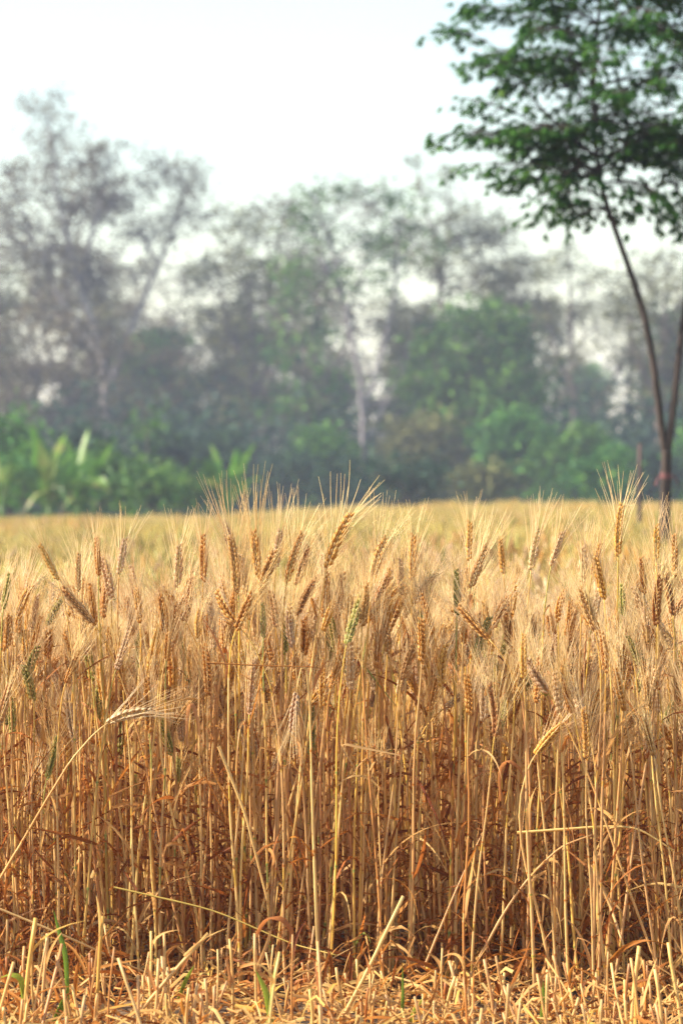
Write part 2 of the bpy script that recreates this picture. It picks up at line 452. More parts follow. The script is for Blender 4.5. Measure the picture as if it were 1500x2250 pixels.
# ears that can be told apart in the photo: ear foot (px), ear top (px), distance, colour, ear shape, label
HERO = [
    (127, 1275, 85, 1192, 6.10, 'golden', 4, 'golden bearded wheat ear tilting left, near the left edge above its neighbours'),
    (174, 1300, 176, 1212, 6.16, 'brown', 7, 'stout brown upright wheat ear standing just below two crossing golden ears'),
    (217, 1265, 211, 1175, 6.20, 'golden', 4, 'slim golden ear on a tall dark stem, level with the bottom of the banana clump'),
    (262, 1262, 277, 1178, 6.22, 'pale', 1, 'pinkish pale ear on a bright yellow stem below the round green shrubs'),
    (8, 1338, 22, 1256, 6.12, 'green-tinged', 0, 'olive green ear leaning right at the very left edge'),
    (390, 1290, 395, 1190, 6.30, 'pale', 6, 'silvery pale upright ear with short awns, left of the golden pair'),
    (446, 1280, 445, 1168, 6.25, 'golden', 4, 'tall golden ear left of the long-awned ears'),
    (519, 1305, 503, 1168, 6.10, 'brown', 7, 'long thin braided brown ear, tip tilting left, in the tallest cluster'),
    (540, 1312, 524, 1212, 6.14, 'pale', 1, 'dusty pink ear hugging the right side of the long braided ear'),
    (571, 1294, 608, 1206, 6.08, 'brown', 10, 'short fat dark ear leaning right on a yellow stem, in the tallest cluster'),
    (630, 1282, 668, 1165, 6.10, 'golden', 7, 'long braided golden ear leaning right beside the fat dark one'),
    (650, 1286, 680, 1195, 6.25, 'brown', 0, 'brown ear mostly behind the long braided golden ear'),
    (718, 1248, 776, 1122, 6.10, 'golden', 2, 'long braided ear bowing right with awns fanning toward the sky'),
    (713, 1356, 722, 1250, 6.13, 'golden', 9, 'golden ear directly under the bowing braided ear'),
    (818, 1268, 852, 1180, 6.08, 'golden', 5, 'fat orange-gold ear bowing right over a bare stem'),
    (905, 1274, 908, 1168, 6.20, 'golden', 0, 'upright orange ear right of the fat bowing ear'),
    (822, 1335, 855, 1262, 6.18, 'brown', 10, 'broad brown ear below the fat orange bowing one'),
    (912, 1328, 958, 1262, 6.10, 'pale', 3, 'silvery grey ear arching sharply right on a curved neck'),
    (880, 1308, 876, 1222, 6.16, 'pale', 1, 'narrow grey ear seen edge-on left of the arching grey one'),
    (1003, 1352, 1001, 1245, 6.12, 'green-tinged', 4, 'green-gold slender ear between two brown ears'),
    (1030, 1232, 1032, 1140, 6.30, 'golden', 0, 'upright golden ear whose awns cross the far tree line'),
    (1034, 1292, 1072, 1195, 6.10, 'brown', 9, 'brown braided ear leaning right with a sharp tip'),
    (1166, 1252, 1186, 1155, 6.20, 'pale', 9, 'rosy tan ear leaning slightly right, halfway to the sapling'),
    (1210, 1244, 1238, 1164, 6.25, 'pale', 1, 'light tan ear leaning right beside the rosy one'),
    (1278, 1290, 1280, 1195, 6.15, 'pale', 6, 'grey-tan upright ear, second full ear left of the tallest one'),
    (1326, 1318, 1304, 1220, 6.08, 'golden', 1, 'orange-brown ear leaning left just below the tallest ear'),
    (1357, 1222, 1367, 1100, 6.10, 'golden', 7, 'tallest orange ear, standing alone beside the sapling trunk'),
    (1414, 1306, 1407, 1220, 6.08, 'golden', 0, 'orange ear tilting left under the sapling trunk'),
    (1441, 1232, 1441, 1148, 6.15, 'golden', 6, 'bright ear in front of the sapling trunk'),
    (1480, 1268, 1478, 1168, 6.20, 'golden', 4, 'upright orange ear just right of the sapling trunk'),
    (1476, 1352, 1458, 1256, 6.12, 'brown', 9, 'brown ear leaning left below the sapling, by the right edge'),
    (578, 1402, 576, 1320, 6.06, 'green-tinged', 4, 'yellow-green slim ear under the fat dark ear'),
    (626, 1438, 627, 1360, 6.12, 'green-tinged', 10, 'dull green ear low in the tallest cluster'),
    (765, 1408, 773, 1302, 6.12, 'brown', 9, 'brown ear with a green foot, above the yellow thicket'),
    (795, 1336, 792, 1275, 6.10, 'green-tinged', 12, 'small green ear with long white upright awns'),
    (1042, 1450, 1080, 1352, 6.10, 'green-tinged', 2, 'olive ear leaning right, low in the stand'),
    (1406, 1466, 1376, 1394, 6.08, 'green-tinged', 1, 'grey-green ear leaning left, low in the stand under the sapling'),
    (1382, 1402, 1367, 1352, 6.10, 'pale', 10, 'small pale ear above the grey-green leaning one'),
    (28, 1615, 27, 1530, 6.25, 'green-tinged', 6, 'dark green short ear deep among stems at the left edge'),
    (366, 1452, 371, 1388, 6.10, 'golden', 10, 'short yellow ear low in the stand'),
    (546, 1362, 541, 1290, 6.15, 'golden', 6, 'orange ear half hidden behind the yellow-green slim one'),
    (655, 1352, 702, 1272, 6.16, 'brown', 3, 'thin brown ear leaning far right below the braided golden ear'),
    (436, 1402, 441, 1338, 6.10, 'golden', 5, 'orange ear low in the stand with a dark foot'),
    (566, 1268, 556, 1160, 6.22, 'golden', 12, 'ear with the longest awns of all, shooting straight up past the trees'),
    (606, 1250, 618, 1160, 6.26, 'pale', 13, 'ear with very long awns splaying right above the cluster'),
    (515, 1232, 488, 1140, 6.28, 'pale', 13, 'ear whose long awns splay to the left above the cluster'),
    (390, 1722, 393, 1662, 6.30, 'green-tinged', 10, 'late green ear deep down among bare stems'),
    (1156, 1400, 1160, 1350, 6.10, 'brown', 10, 'dark brown stunted ear with twisted tip'),
    (1300, 1262, 1320, 1190, 6.35, 'golden', 1, 'tan ear leaning right behind the orange-brown one'),
    (1105, 1262, 1098, 1180, 6.35, 'golden', 0, 'faint golden ear under the dark rounded tree'),
    (1246, 1392, 1254, 1310, 6.10, 'golden', 0, 'upright golden ear low among straight yellow stems'),
]
for (bx, by, tx, ty, Y, colr, ei, lab) in HERO:
    Y -= .34
    p0, p1 = P(bx, by, Y), P(tx, ty, Y)
    v = p1 - p0; ln = np.linalg.norm(v); bd = EARS[ei][0] is not None and [0, .6, 1.5, 3.0, .3, 2.2, 0, 1.0, 4.0, .8, .2, 1.8, .4, .8][ei]
    # aim the chord of the bent ear at the photographed tip, and curve it the way it leans
    s = 1 if tx >= bx else -1
    ang = math.atan2(bd * EARS[ei][2] ** 2, EARS[ei][2])
    an0 = math.atan2(v[0], v[2]) - s * ang
    d = nrm(np.array([math.sin(an0), R.uniform(-.08, .08), math.cos(an0)]))
    q = Vector(d).to_track_quat('Z', 'Y'); xa = q @ Vector((1, 0, 0))
    roll = -math.atan2((q @ Vector((0, 1, 0))).x * s * 1.0, xa.x * s) if bd else R.uniform(-.7, .7)
    # choose the roll whose local +X maps to the lean side
    best = max(np.linspace(0, 2 * math.pi, 24, endpoint=False), key=lambda a_: (mat_to(d, a_) @ Vector((1, 0, 0))).x * s)
    if bd > .5 or R.random() < .5: roll = best + R.uniform(-.3, .3)
    base = np.array([p0[0] - d[0] * R.uniform(.10, .30) + R.uniform(-.02, .02), Y + R.uniform(-.02, .03), 0])
    wheat_plant(base, p0, d, colr, ei, ln / EARS[ei][2], roll, R, lab)

# the drooping ear on the long slanting stem, and the ear hanging head down
d = nrm([.80, -.05, .52])
wheat_plant(P(-150, 2140, 5.6) * [1, 1, 0], P(236, 1590, 5.58), d, 'pale', 8, 1.05, max(np.linspace(0, 6.28, 24), key=lambda a_: -(mat_to(d, a_) @ Vector((1, 0, 0))).z), R, 'rosy ear drooping sideways on a long slanting stem, below the other ears', 1)
d = nrm([-.12, -.2, -.95])
wheat_plant(P(700, 2100, 5.62) * [1, 1, 0], P(652, 1522, 5.6), d, 'pale', 6, .95, 0, R, 'pale rosy ear hanging head down between upright stems', 2)


def height_at(x, y):
    """typical height of the crop at a spot"""
    s = x / y
    near = max(0, min(1, (y - 6.3) / 1.5)) * (1 - max(0, min(1, (y - 10) / 7)))
    if y > 15: s2 = max(0, min(1, (s + .075) / .13)); return .78 + (min(1, (y - 15) / 22)) * (-.13 + .18 * s2) + .025 * math.sin(x * 1.9 + y * .5) + .02 * math.sin(x * 4.3)
    return .85 - .20 * near + .03 * math.sin(x * 1.7 + y * .9) * min(1, y / 12) + (max(0, min(1, s * 8 + .1)) * .05 - .04) * min(1, max(0, (y - 9) / 10))


n_front = 300 - len(PLANTS)
k = 0
while k < n_front:
    x = R.uniform(-.136, .136) * 5.95; Y = 5.71 - .20 * max(0, min(1, x / .3 + .2)) + .62 * R.random() ** 1.15
    h = min(.74, max(.34, R.gauss(.63, .115)))
    if R.random() < .05: h *= .8
    base = np.array([x, Y + .02 * math.sin(x * 9), 0]); lean = R.gauss(0, .06) if R.random() < .93 else R.gauss(0, .2)
    tip = np.array([x + lean * h + R.uniform(-.01, .01), base[1] + R.gauss(0, .03) * h, h])
    tl = lean * 2.5 + R.gauss(0.02, .16)
    if R.random() < .07: tl += R.choice([-1, 1]) * R.uniform(.4, 1.0)
    d = nrm([tl, R.gauss(0, .15), 1.0])
    colr = R.choices(['golden', 'pale', 'brown', 'green-tinged'], [6, 2.2, 2.0, 1.0])[0]
    ei = R.randrange(12)
    wheat_plant(base, tip, d, colr, ei, R.uniform(.78, 1.05))
    k += 1

# labels that single each plant out: its look first, then its rank from the left among plants of that look
groups = {}
for p in PLANTS:
    if p['label']: continue
    zc = 'tall' if p['z'] > .74 else 'middling' if p['z'] > .66 else 'short'
    lc = 'leaning left' if p['lean'] < -.14 else 'leaning right' if p['lean'] > .14 else 'standing upright'
    groups.setdefault((zc, p['colour'], lc), []).append(p)
for (zc, c, lc), ps in groups.items():
    for i, p in enumerate(sorted(ps, key=lambda q: q['x'])):
        p['label'] = f'{zc} wheat stalk with {c} ear {lc}, {ordinal(i + 1)} from the left of such'
for p in PLANTS:
    tag(p['o'], p['label'], None, 'wheat stalks along the front of the field')


# ---- the rest of the crop: instanced plants (too many to count)
def proto_plant(seed, low=False):
    r = random.Random(seed); mb, ear, awn, lf = MB(), MB(), MB(), MB()
    h = r.uniform(.60, .80) if seed % 3 else r.uniform(.36, .60); tip = np.array([r.gauss(0, .03), r.gauss(0, .04), h]); d = nrm([r.gauss(0, .22), r.gauss(0, .22), 1])
    cols = stalk(mb, (0, 0, 0), tip, d, r, r.uniform(.85, 1.15), .5 if seed % 6 == 0 else 0)
    for k_, (p, u) in enumerate(cols):
        if r.random() < (.6, .7, .6, .4)[k_]: blade(lf, p, u, r, length=r.uniform(.07, .22))
    ei = seed % 12; sc = r.uniform(.8, 1.0); q = mat_to(d, r.uniform(0, 6.28)); Rm = np.array(q.to_matrix()) * sc
    for src, dst in ((EARS[ei][0], ear), (EARS[ei][1], awn)):
        t_ = MB(); t_.merge(src, 0); t_.v = [np.concatenate(src.v) @ Rm.T + tip]; dst.merge(t_, 0)
    big = MB(); big.merge(mb, 0); big.merge(lf, 1); big.merge(ear, 2); big.merge(awn, 3)
    em = ['ear_gold', 'ear_pale', 'ear_gold', 'ear_brown', 'ear_gold', 'ear_pale', 'ear_green'][seed % 7]
    return big.mesh('wheat', [M['straw'], M['leaf'], M[em], M['awn']])


def proto_clump(seed, n=34, rad=.22, greenish=0.0):
    r = random.Random(seed); big = MB(); eb, ab = make_ear(seed, .10, 14, .8, .08, 1.1, low=True); EV, AV = np.concatenate(eb.v), np.concatenate(ab.v)
    for _ in range(n):
        a_ = r.uniform(0, 6.28); q_ = rad * math.sqrt(r.random()); b = np.array([q_ * math.cos(a_), q_ * math.sin(a_), 0])
        h = r.uniform(.62, .80); tip = b + np.array([r.gauss(0, .04), r.gauss(0, .04), h]); d = nrm([r.gauss(0, .25), r.gauss(0, .25), 1])
        ts = np.linspace(0, 1, 6); g = r.random() < greenish
        big.tube(hermite(b, tip, np.array([0, 0, h]), d * h * .4, ts), np.linspace(.0034, .0015, 6), 4, (.93 if g else r.uniform(.4, .82)), 0)
        for _k in range(2):
            f = r.uniform(.25, .8); lb = MB(); blade(lb, b + (tip - b) * f, (0, 0, 1), r, length=.16, tone=.97 if g else None); big.merge(lb, 0)
        Rm = np.array(mat_to(d, r.uniform(0, 6.28)).to_matrix())
        for src, V, m_ in ((eb, EV, 2 if g else 1), (ab, AV, 3)):
            t_ = MB(); t_.merge(src, 0); t_.v = [V @ Rm.T + tip]; big.merge(t_, m_)
    return big.mesh('wheat clump', [M['leaf'], M[['ear_gold', 'ear_pale', 'ear_brown'][seed % 3]], M['ear_green'], M['awn_far']])


def scatter(name, protos, pts, rots, scl, pick, label, cat):
    pc = bpy.data.collections.new(name + ' kinds')
    for i, me in enumerate(protos):
        pc.objects.link(bpy.data.objects.new(f'{name} kind {i:02d}', me))
    me = bpy.data.meshes.new(name); me.vertices.add(len(pts)); me.vertices.foreach_set('co', np.asarray(pts, 'f').ravel())
    at = me.attributes.new('turn', 'FLOAT_VECTOR', 'POINT'); at.data.foreach_set('vector', np.asarray(rots, 'f').ravel())
    at = me.attributes.new('grow', 'FLOAT_VECTOR', 'POINT'); at.data.foreach_set('vector', np.asarray(scl, 'f').ravel())
    at = me.attributes.new('pick', 'INT', 'POINT'); at.data.foreach_set('value', np.asarray(pick, 'i'))
    o = put(name, me); tag(o, label, cat, kind='stuff')
    g = bpy.data.node_groups.new(name, 'GeometryNodeTree')
    g.interface.new_socket('Geometry', in_out='INPUT', socket_type='NodeSocketGeometry')
    g.interface.new_socket('Geometry', in_out='OUTPUT', socket_type='NodeSocketGeometry')
    gi, go = g.nodes.new('NodeGroupInput'), g.nodes.new('NodeGroupOutput')
    ci = g.nodes.new('GeometryNodeCollectionInfo'); ci.inputs['Collection'].default_value = pc
    ci.inputs['Separate Children'].default_value = True; ci.inputs['Reset Children'].default_value = True
    ip = g.nodes.new('GeometryNodeInstanceOnPoints'); ip.inputs['Pick Instance'].default_value = True
    def na(n_, t_):
        q_ = g.nodes.new('GeometryNodeInputNamedAttribute'); q_.data_type = t_; q_.inputs['Name'].default_value = n_; return q_.outputs[0]
    L = g.links.new
    L(gi.outputs[0], ip.inputs['Points']); L(ci.outputs[0], ip.inputs['Instance'])
    L(na('pick', 'INT'), ip.inputs['Instance Index']); L(na('turn', 'FLOAT_VECTOR'), ip.inputs['Rotation']); L(na('grow', 'FLOAT_VECTOR'), ip.inputs['Scale'])
    L(ip.outputs[0], go.inputs[0])
    md = o.modifiers.new('scatter', 'NODES'); md.node_group = g
    return o


pts, rots, scl, pick = [], [], [], []
for y0, y1, dens, nearby in ((5.85, 6.3, 110, True), (6.3, 7.6, 250, True), (7.6, 10.5, 160, True)):
    area = .15 * 2 * (y1 * y1 - y0 * y0) / 2
    for _ in range(int(area * dens)):
        y = math.sqrt(R.uniform(y0 * y0, y1 * y1)); x = R.uniform(-.15, .15) * y
        s = height_at(x, y) / .86
        pts.append((x, y, 0)); rots.append((R.gauss(0, .04), R.gauss(0, .05), R.uniform(0, 6.28))); q_ = s * R.uniform(.90, 1.03); scl.append((1, 1, q_)); pick.append(R.randrange(21))
R2 = random.Random(77)                          # the stand goes on to both sides
for _ in range(2600):
    y = math.sqrt(R2.uniform(5.62 ** 2, 10.4 ** 2)); x = R2.choice([-1, 1]) * R2.uniform(.137 if y < 6.3 else .15, .38) * y
    pts.append((x, y, 0)); rots.append((R2.gauss(0, .04), R2.gauss(0, .05), R2.uniform(0, 6.28))); scl.append((1, 1, height_at(x, y) / .86 * R2.uniform(.9, 1.03))); pick.append(R2.randrange(21))
scatter('wheat_stand', [proto_plant(300 + i) for i in range(21)], pts, rots, scl, pick, 'dense ripe wheat crop standing behind the front stalks', 'wheat')
pts, rots, scl, pick = [], [], [], []
for y0, y1, dens in ((10.3, 24, 9.0), (24, 56, 6.5)):
    area = .165 * 2 * (y1 * y1 - y0 * y0) / 2
    for _ in range(int(area * dens)):
        y = math.sqrt(R.uniform(y0 * y0, y1 * y1)); x = R.uniform(-.165, .165) * y
        if x < -.02 * y and y > 46: continue
        gr = (.35 if y < 22 else 0) + (.5 if x < .03 * y else .15) + math.sin(x * .9 + 1.3) * math.sin(y * .35 + .6 * math.sin(x)) + R.uniform(-.35, .35)
        s = height_at(x, y) / .86
        if gr > .0: s *= .96
        pts.append((x, y, 0)); rots.append((R.gauss(0, .03), R.gauss(0, .03), R.uniform(0, 6.28))); scl.append((1, 1, s * R.uniform(.95, 1.04))); pick.append(9 + R.randrange(3) if gr > .0 else R.randrange(9))
for _ in range(3600):
    y = math.sqrt(R2.uniform(10.3 ** 2, 54 ** 2)); x = R2.choice([-1, 1]) * R2.uniform(.165, .34) * y
    pts.append((x, y, 0)); rots.append((0, 0, R2.uniform(0, 6.28))); scl.append((1, 1, height_at(x, y) / .86)); pick.append(R2.randrange(12))
scatter('wheat_field', [proto_clump(500 + i, 34, .24, .12) for i in range(9)] + [proto_clump(520 + i, 34, .24, .75) for i in range(3)], pts, rots, scl, pick, 'blurred golden wheat field stretching away to the tree line', 'wheat field')

# ------------------------------------------------------------------ ground, stubble, straw, green blades
gx, gy = np.meshgrid(np.concatenate([np.linspace(-400, -4, 12), np.linspace(-3, 3, 90), np.linspace(4, 400, 12)]), np.concatenate([np.linspace(-100, 2, 6), np.linspace(3, 9, 90), np.linspace(12, 600, 24)]), indexing='ij')
gz = np.where((abs(gx) < 3.2) & (gy > 3) & (gy < 9), .008 * np.sin(gx * 23 + gy * 7) * np.sin(gy * 19) + .006 * np.sin(gx * 51 + 3) * np.sin(gy * 47) - .012, -.012)
g = MB(); ni, nj = gx.shape; i = np.arange(ni - 1)[:, None] * nj; j = np.arange(nj - 1)[None]
g.add(np.stack([gx, gy, gz], -1).reshape(-1, 3), np.stack([i + j, i + nj + j, i + nj + j + 1, i + j + 1], -1).reshape(-1, 4))
tag(put('ground', g.mesh('ground', ground_mat())), 'brown field soil under stubble and wheat', kind='structure')

lit = MB()
R_ = R
for k_ in range(6300):
    R = R_ if k_ < 2900 else R2
    y = R.uniform(4.7, 6.0); x = R.uniform(-.17, .17) * y if k_ < 2900 else R.choice([-1, 1]) * R.uniform(.17, .38) * y; L = R.uniform(.02, .14); az = R.uniform(0, 3.14159); z = R.random() ** 2 * (.05 if y < 5.6 else .02); el = R.gauss(0, .35)
    c = np.array([x, y, z + .004 + abs(math.sin(el)) * L / 2]); dv = np.array([math.cos(az) * math.cos(el), math.sin(az) * math.cos(el), math.sin(el)]) * L / 2
    tn = R.choice([.52, .55, .58, .45, .72, .62, .4, .5, .2, .1]) + R.uniform(-.04, .04)
    if R.random() < .5: lit.tube([c - dv, c + dv * .1 + [0, 0, R.uniform(-.004, .004)], c + dv], R.uniform(.0012, .0024), 5, tn)
    else:
        q_ = np.array([0, 0, R.uniform(-.02, .03)]); wd = R.uniform(.004, .009)
        lit.ribbon([c - dv, c - dv * .4 + q_, c + dv * .2 + q_ * 1.1, c + dv], [wd, wd, wd * .8, wd * .2], nrm([R.gauss(0, 1), R.gauss(0, 1), R.gauss(0, .7)]), tn, 0, .2)
R = R_
tag(put('straw_litter', lit.mesh('straw litter', M['leaf'])), 'chopped pale straw and husk litter covering the soil before the crop', 'straw', kind='stuff')
dl = MB()
for _ in range(4000):
    y = R.uniform(5.3, 5.7) if _ > 3850 else R.uniform(5.66, 6.9); x = R.uniform(-.16, .16) * y; z = .02 + (.42 if y > 5.7 else .08) * R.random() ** 1.9
    blade(dl, (x, y, z), nrm([R.gauss(0, .6), R.gauss(0, .6), .5]), R, length=R.uniform(.06, .2), width=R.uniform(.003, .008), tone=R.choice([.0, .03, .05, .1, .15, .3]) + R.uniform(-.03, .03), droop=R.uniform(.2, 1.3))
tag(put('dead_leaves', dl.mesh('dead leaves', M['leaf'])), 'tangle of rust brown dead leaves around the feet of the stalks', 'dead leaves', kind='stuff')

ST = []


def stubble(x, y, h, lean, ty, tone, thick=1.0, label=None, sleeve=True):
    t = thing('stubble_stalk', None, 'stubble', (x, y, 0)); mb = MB(); n = 6; ts = np.linspace(0, 1, n)
    pts = np.stack([lean * h * ts, ty * h * ts, h * ts - .01], 1); pts[:, 0] += np.sin(ts * 5 + x * 40) * .002
    r0 = .0029 * thick
    mb.tube(pts, np.array([1.1, 1.15, 1.0, 1.0, .97, .95]) * r0, 7, tone + np.array([-.05, -.05, 0, 0, .02, .05])); put('stem', mb.mesh('stem', M['straw']), t)
    if sleeve:
        lb = MB(); k0 = R.uniform(.45, .8); p0 = np.array([lean * h * k0, ty * h * k0, h * k0]); L = h * R.uniform(.25, .55)
        dd = nrm([lean + R.gauss(0, .35), ty + R.gauss(0, .3), 1.0]); c_ = R.uniform(-.6, .6)
        g_ = np.linspace(0, 1, 6)[:, None]; pp = p0 + dd * L * g_ + np.array([c_, R.uniform(-.2, .2), -abs(c_) * .8]) * L * g_ ** 2
        lb.ribbon(pp, np.array([.007, .008, .007, .006, .004, .001]), nrm([1, R.gauss(0, .8), 0]), tone - R.uniform(0, .35), 0, .3); put('sheath', lb.mesh('sheath', M['leaf']), t)
    ST.append(dict(o=t, x=x / y, h=h, tone=tone, lean=lean, label=label)); return t


def stub_px(px, py, Y, bpx, tone, thick, label):
    top = P(px, py, Y); b = (bpx - 750) / FPX * Y; stubble(b, Y, top[2], (top[0] - b) / top[2], 0, tone, thick, label)


stub_px(228, 2002, 5.25, 203, .78, 1.25, 'tall golden stubble stem with a white papery tip')
stub_px(78, 2006, 5.20, 45, .72, 1.5, 'thick straw-yellow stubble stem slanting right near the left edge')
stub_px(102, 2040, 5.25, 92, .55, 1.2, 'orange-tan stubble stem just right of the thick slanting one')
stub_px(457, 2040, 5.15, 230, .66, 1.3, 'long cut straw leaning far to the right over the stubble')
stub_px(888, 1958, 5.3, 730, .55, 1.2, 'longest leaning cut straw with an orange tip, mid field')
stub_px(1402, 2068, 5.2, 1385, .62, 1.4, 'stout upright tan stubble stem with a bulging middle')
stub_px(562, 2040, 5.25, 560, .45, 1.0, 'reddish upright stubble stem beside the curled orange leaf')
stub_px(612, 2100, 5.2, 575, .93, 1.2, 'yellow-green stubble stem leaning right')
stub_px(332, 2035, 5.3, 325, .6, .9, 'thin pale stubble stem with a pointed tip left of the long cut straw')
stub_px(363, 2038, 5.3, 358, .62, 1.0, 'pale split-tipped stubble stem behind the long cut straw')
stub_px(505, 2052, 5.3, 515, .66, 1.0, 'pale stubble stem leaning slightly left, beyond the long cut straw')
stub_px(1200, 2120, 5.2, 1205, .5, 1.2, 'short reddish stubble stem with a dry knot')
stub_px(1470, 2060, 5.25, 1500, .62, 1.2, 'broken pale stem with a bent golden leaf at the right edge')
for _ in range(230):
    x0_ = R.uniform(-.13, .13); y = R.uniform(4.95, 5.75 if x0_ < 0 else 5.6); x = x0_ * y
    h = R.uniform(.03, .10) if R.random() < .6 else R.uniform(.08, .19 if x < 0 else .14)
    if y < 5.3: h += .03
    stubble(x, y, h, R.gauss(0, .16), R.gauss(0, .18), R.choice([.55, .5, .62, .42, .36, .3, .45, .2]) + R.uniform(-.03, .03), R.uniform(.6, 1.15), sleeve=R.random() < .6)
groups = {}
for p in ST:
    if p['label']: continue
    hc = 'tallish' if p['h'] > .10 else 'knee-less low' if False else ('short' if p['h'] > .06 else 'very short')
    cc = 'golden' if p['tone'] > .68 else 'pale' if p['tone'] > .58 else 'tan'
    lc = 'leaning left' if p['lean'] < -.15 else 'leaning right' if p['lean'] > .15 else 'upright'
    groups.setdefault((hc, cc, lc), []).append(p)
for (hc, cc, lc), ps in groups.items():
    for i, p in enumerate(sorted(ps, key=lambda q: q['x'])): p['label'] = f'{hc} {cc} cut stubble stem, {lc}, {ordinal(i + 1)} from the left of such'
for p in ST: tag(p['o'], p['label'], None, 'cut stubble before the crop')


def loose(pxs, Y, rad, tone, label, name='loose_straw', cat='straw'):
    """a fallen or slanting straw through photo points (px, py[, distance])"""
    c = np.array([P(q_[0], q_[1], (q_[2] if len(q_) > 2 else Y) - (.4 if Y > 5.85 else .15 if Y > 5.5 else 0)) for q_ in pxs]); ts = np.linspace(0, len(c) - 1, 22)
    pts = np.stack([np.interp(ts, range(len(c)), c[:, k_]) for k_ in range(3)], 1)
    for _ in range(3): pts[1:-1] = (pts[:-2] + pts[1:-1] * 2 + pts[2:]) / 4
    mb = MB(); mb.tube(pts, rad * np.linspace(1, .6, 22) * (1 + .2 * (np.arange(22) % 9 == 4)), 6, tone); o = put(name, mb.mesh(name, M['straw'])); tag(o, label, cat)


loose([(450, 1456), (560, 1462), (698, 1466)], 6.02, .0016, .1, 'thin dark brown straw lying across upright stems just under the ears')
loose([(1135, 1830), (1250, 1822), (1320, 1816), (1400, 1818), (1480, 1870)], 6.0, .0028, .62, 'pale bent straw crossing level in front of the stems, right half')
loose([(1050, 2110), (1110, 2000), (1160, 1930), (1230, 1860), (1300, 1835)], 6.0, .0030, .5, 'long curved straw rising right to meet the level bent one')
loose([(-20, 1990, 5.9), (150, 2060, 5.9), (300, 2130, 5.95), (420, 2175, 6.0)], 5.9, .0026, .5, 'fallen straw sloping down right at the lower left')
loose([(250, 1950, 6.0), (470, 2000, 5.98), (640, 2075, 5.95), (740, 2100, 5.9)], 5.9, .0019, .86, 'thin greenish straw sloping gently down across the dark stem feet')
loose([(480, 1640, 5.98), (540, 1790, 5.98), (590, 1990, 6.0)], 6, .0034, .55, 'broad bleached stem slanting down right through the middle of the stand')
loose([(930, 2130, 5.98), (1000, 1960, 6.0), (1060, 1830, 6.05)], 6, .0026, .45, 'whitish straw slanting steeply up right near the sharp shadows')
loose([(1300, 1900, 6), (1340, 1990, 6), (1370, 2080, 5.95)], 6, .0036, .55, 'thick pale straw slanting down right by the stout stubble stem')
loose([(1130, 2190, 5.6), (1270, 2150, 5.7), (1500, 2230, 5.6)], 5.6, .0018, .6, 'thin arching pale straw low among the cut stems')
loose([(480, 2180, 5.7), (620, 2165, 5.7), (780, 2080, 5.8)], 5.6, .0018, .6, 'thin pale straw lying low and rising to the right of the curled leaf')


def gblade(pxs, Y, wd, tone, label, name='grass_blade', mat='grass', cat='grass blade'):
    c = np.array([P(q_[0], q_[1], (q_[2] if len(q_) > 2 else Y) - (.4 if Y > 5.85 else .15 if Y > 5.5 else 0)) for q_ in pxs]); ts = np.linspace(0, len(c) - 1, 14)
    pts = np.stack([np.interp(ts, range(len(c)), c[:, k_]) for k_ in range(3)], 1)
    for _ in range(2): pts[1:-1] = (pts[:-2] + pts[1:-1] * 2 + pts[2:]) / 4
    mb = MB(); mb.ribbon(pts, wd * np.sin(np.linspace(.5, 3.1, 14)), [1, .5, .25], tone, 0, .25); tag(put(name, mb.mesh(name, M[mat])), label, cat)


gblade([(150, 2260), (146, 2100), (130, 2050), (118, 2000)], 5.3, .010, .3, 'green grass blade standing among stubble at the lower left')
gblade([(100, 2290), (135, 2215), (150, 2170)], 5.25, .014, .2, 'broad dark green blade low beside the standing one')
gblade([(55, 2290), (52, 2150), (20, 2140), (-30, 2160)], 5.2, .012, .9, 'yellow-green blade bent over to the left at the left edge')
gblade([(1180, 2290), (1195, 2200), (1190, 2140)], 5.2, .009, .4, 'thin green blade between the short reddish stub and the stout one')
gblade([(600, 2280), (585, 2180), (560, 2130)], 5.2, .012, .8, 'lime green blade leaning left below the yellow-green stubble stem')
gblade([(700, 2262), (820, 2235), (905, 2240)], 5.15, .010, .2, 'orange dead leaf lying level by the bottom edge, middle', 'curled_leaf', 'leaf', 'dead leaf')
gblade([(390, 2200), (410, 2150), (428, 2120)], 5.4, .009, .5, 'small bright green blade beyond the long cut straw')
gblade([(885, 2290), (915, 2210), (940, 2185)], 5.2, .010, .6, 'fresh green forked blade low in the middle')
gblade([(880, 2280), (885, 2200), (884, 2120)], 5.25, .007, .3, 'slim upright green blade next to the forked one')
gblade([(562, 2060), (580, 2020), (620, 2015), (645, 2050), (628, 2090)], 5.3, .012, .25, 'curled bright orange dead leaf hooked over a stubble stem', 'curled_leaf', 'leaf', 'dead leaf')
gblade([(120, 2250), (250, 2215), (360, 2195)], 5.15, .012, .78, 'golden yellow dead leaf arching low across the lower left corner', 'curled_leaf', 'leaf', 'dead leaf')
gblade([(880, 1560 + 100), (780, 1640), (745, 1632), (760, 1660), (782, 1690)], 5.98, .007, .58, 'pale leaf blade arched like a hook amid the stems', 'curled_leaf', 'leaf', 'dead leaf')
gblade([(1065, 1530), (1072, 1506), (1092, 1500), (1103, 1530)], 5.98, .010, .22, 'small orange leaf folded over a stem under the low olive ear', 'curled_leaf', 'leaf', 'dead leaf')
gblade([(1100, 1760), (1095, 1690), (1115, 1668), (1145, 1690), (1150, 1720)], 5.98, .010, .3, 'tan dead leaf arching over with a rusty stained foot', 'curled_leaf', 'leaf', 'dead leaf')
gblade([(410, 1640), (412, 1550), (425, 1545), (436, 1590), (440, 1640)], 5.98, .009, .38, 'reddish tan leaf folded sharply over beside the drooping ear', 'curled_leaf', 'leaf', 'dead leaf')

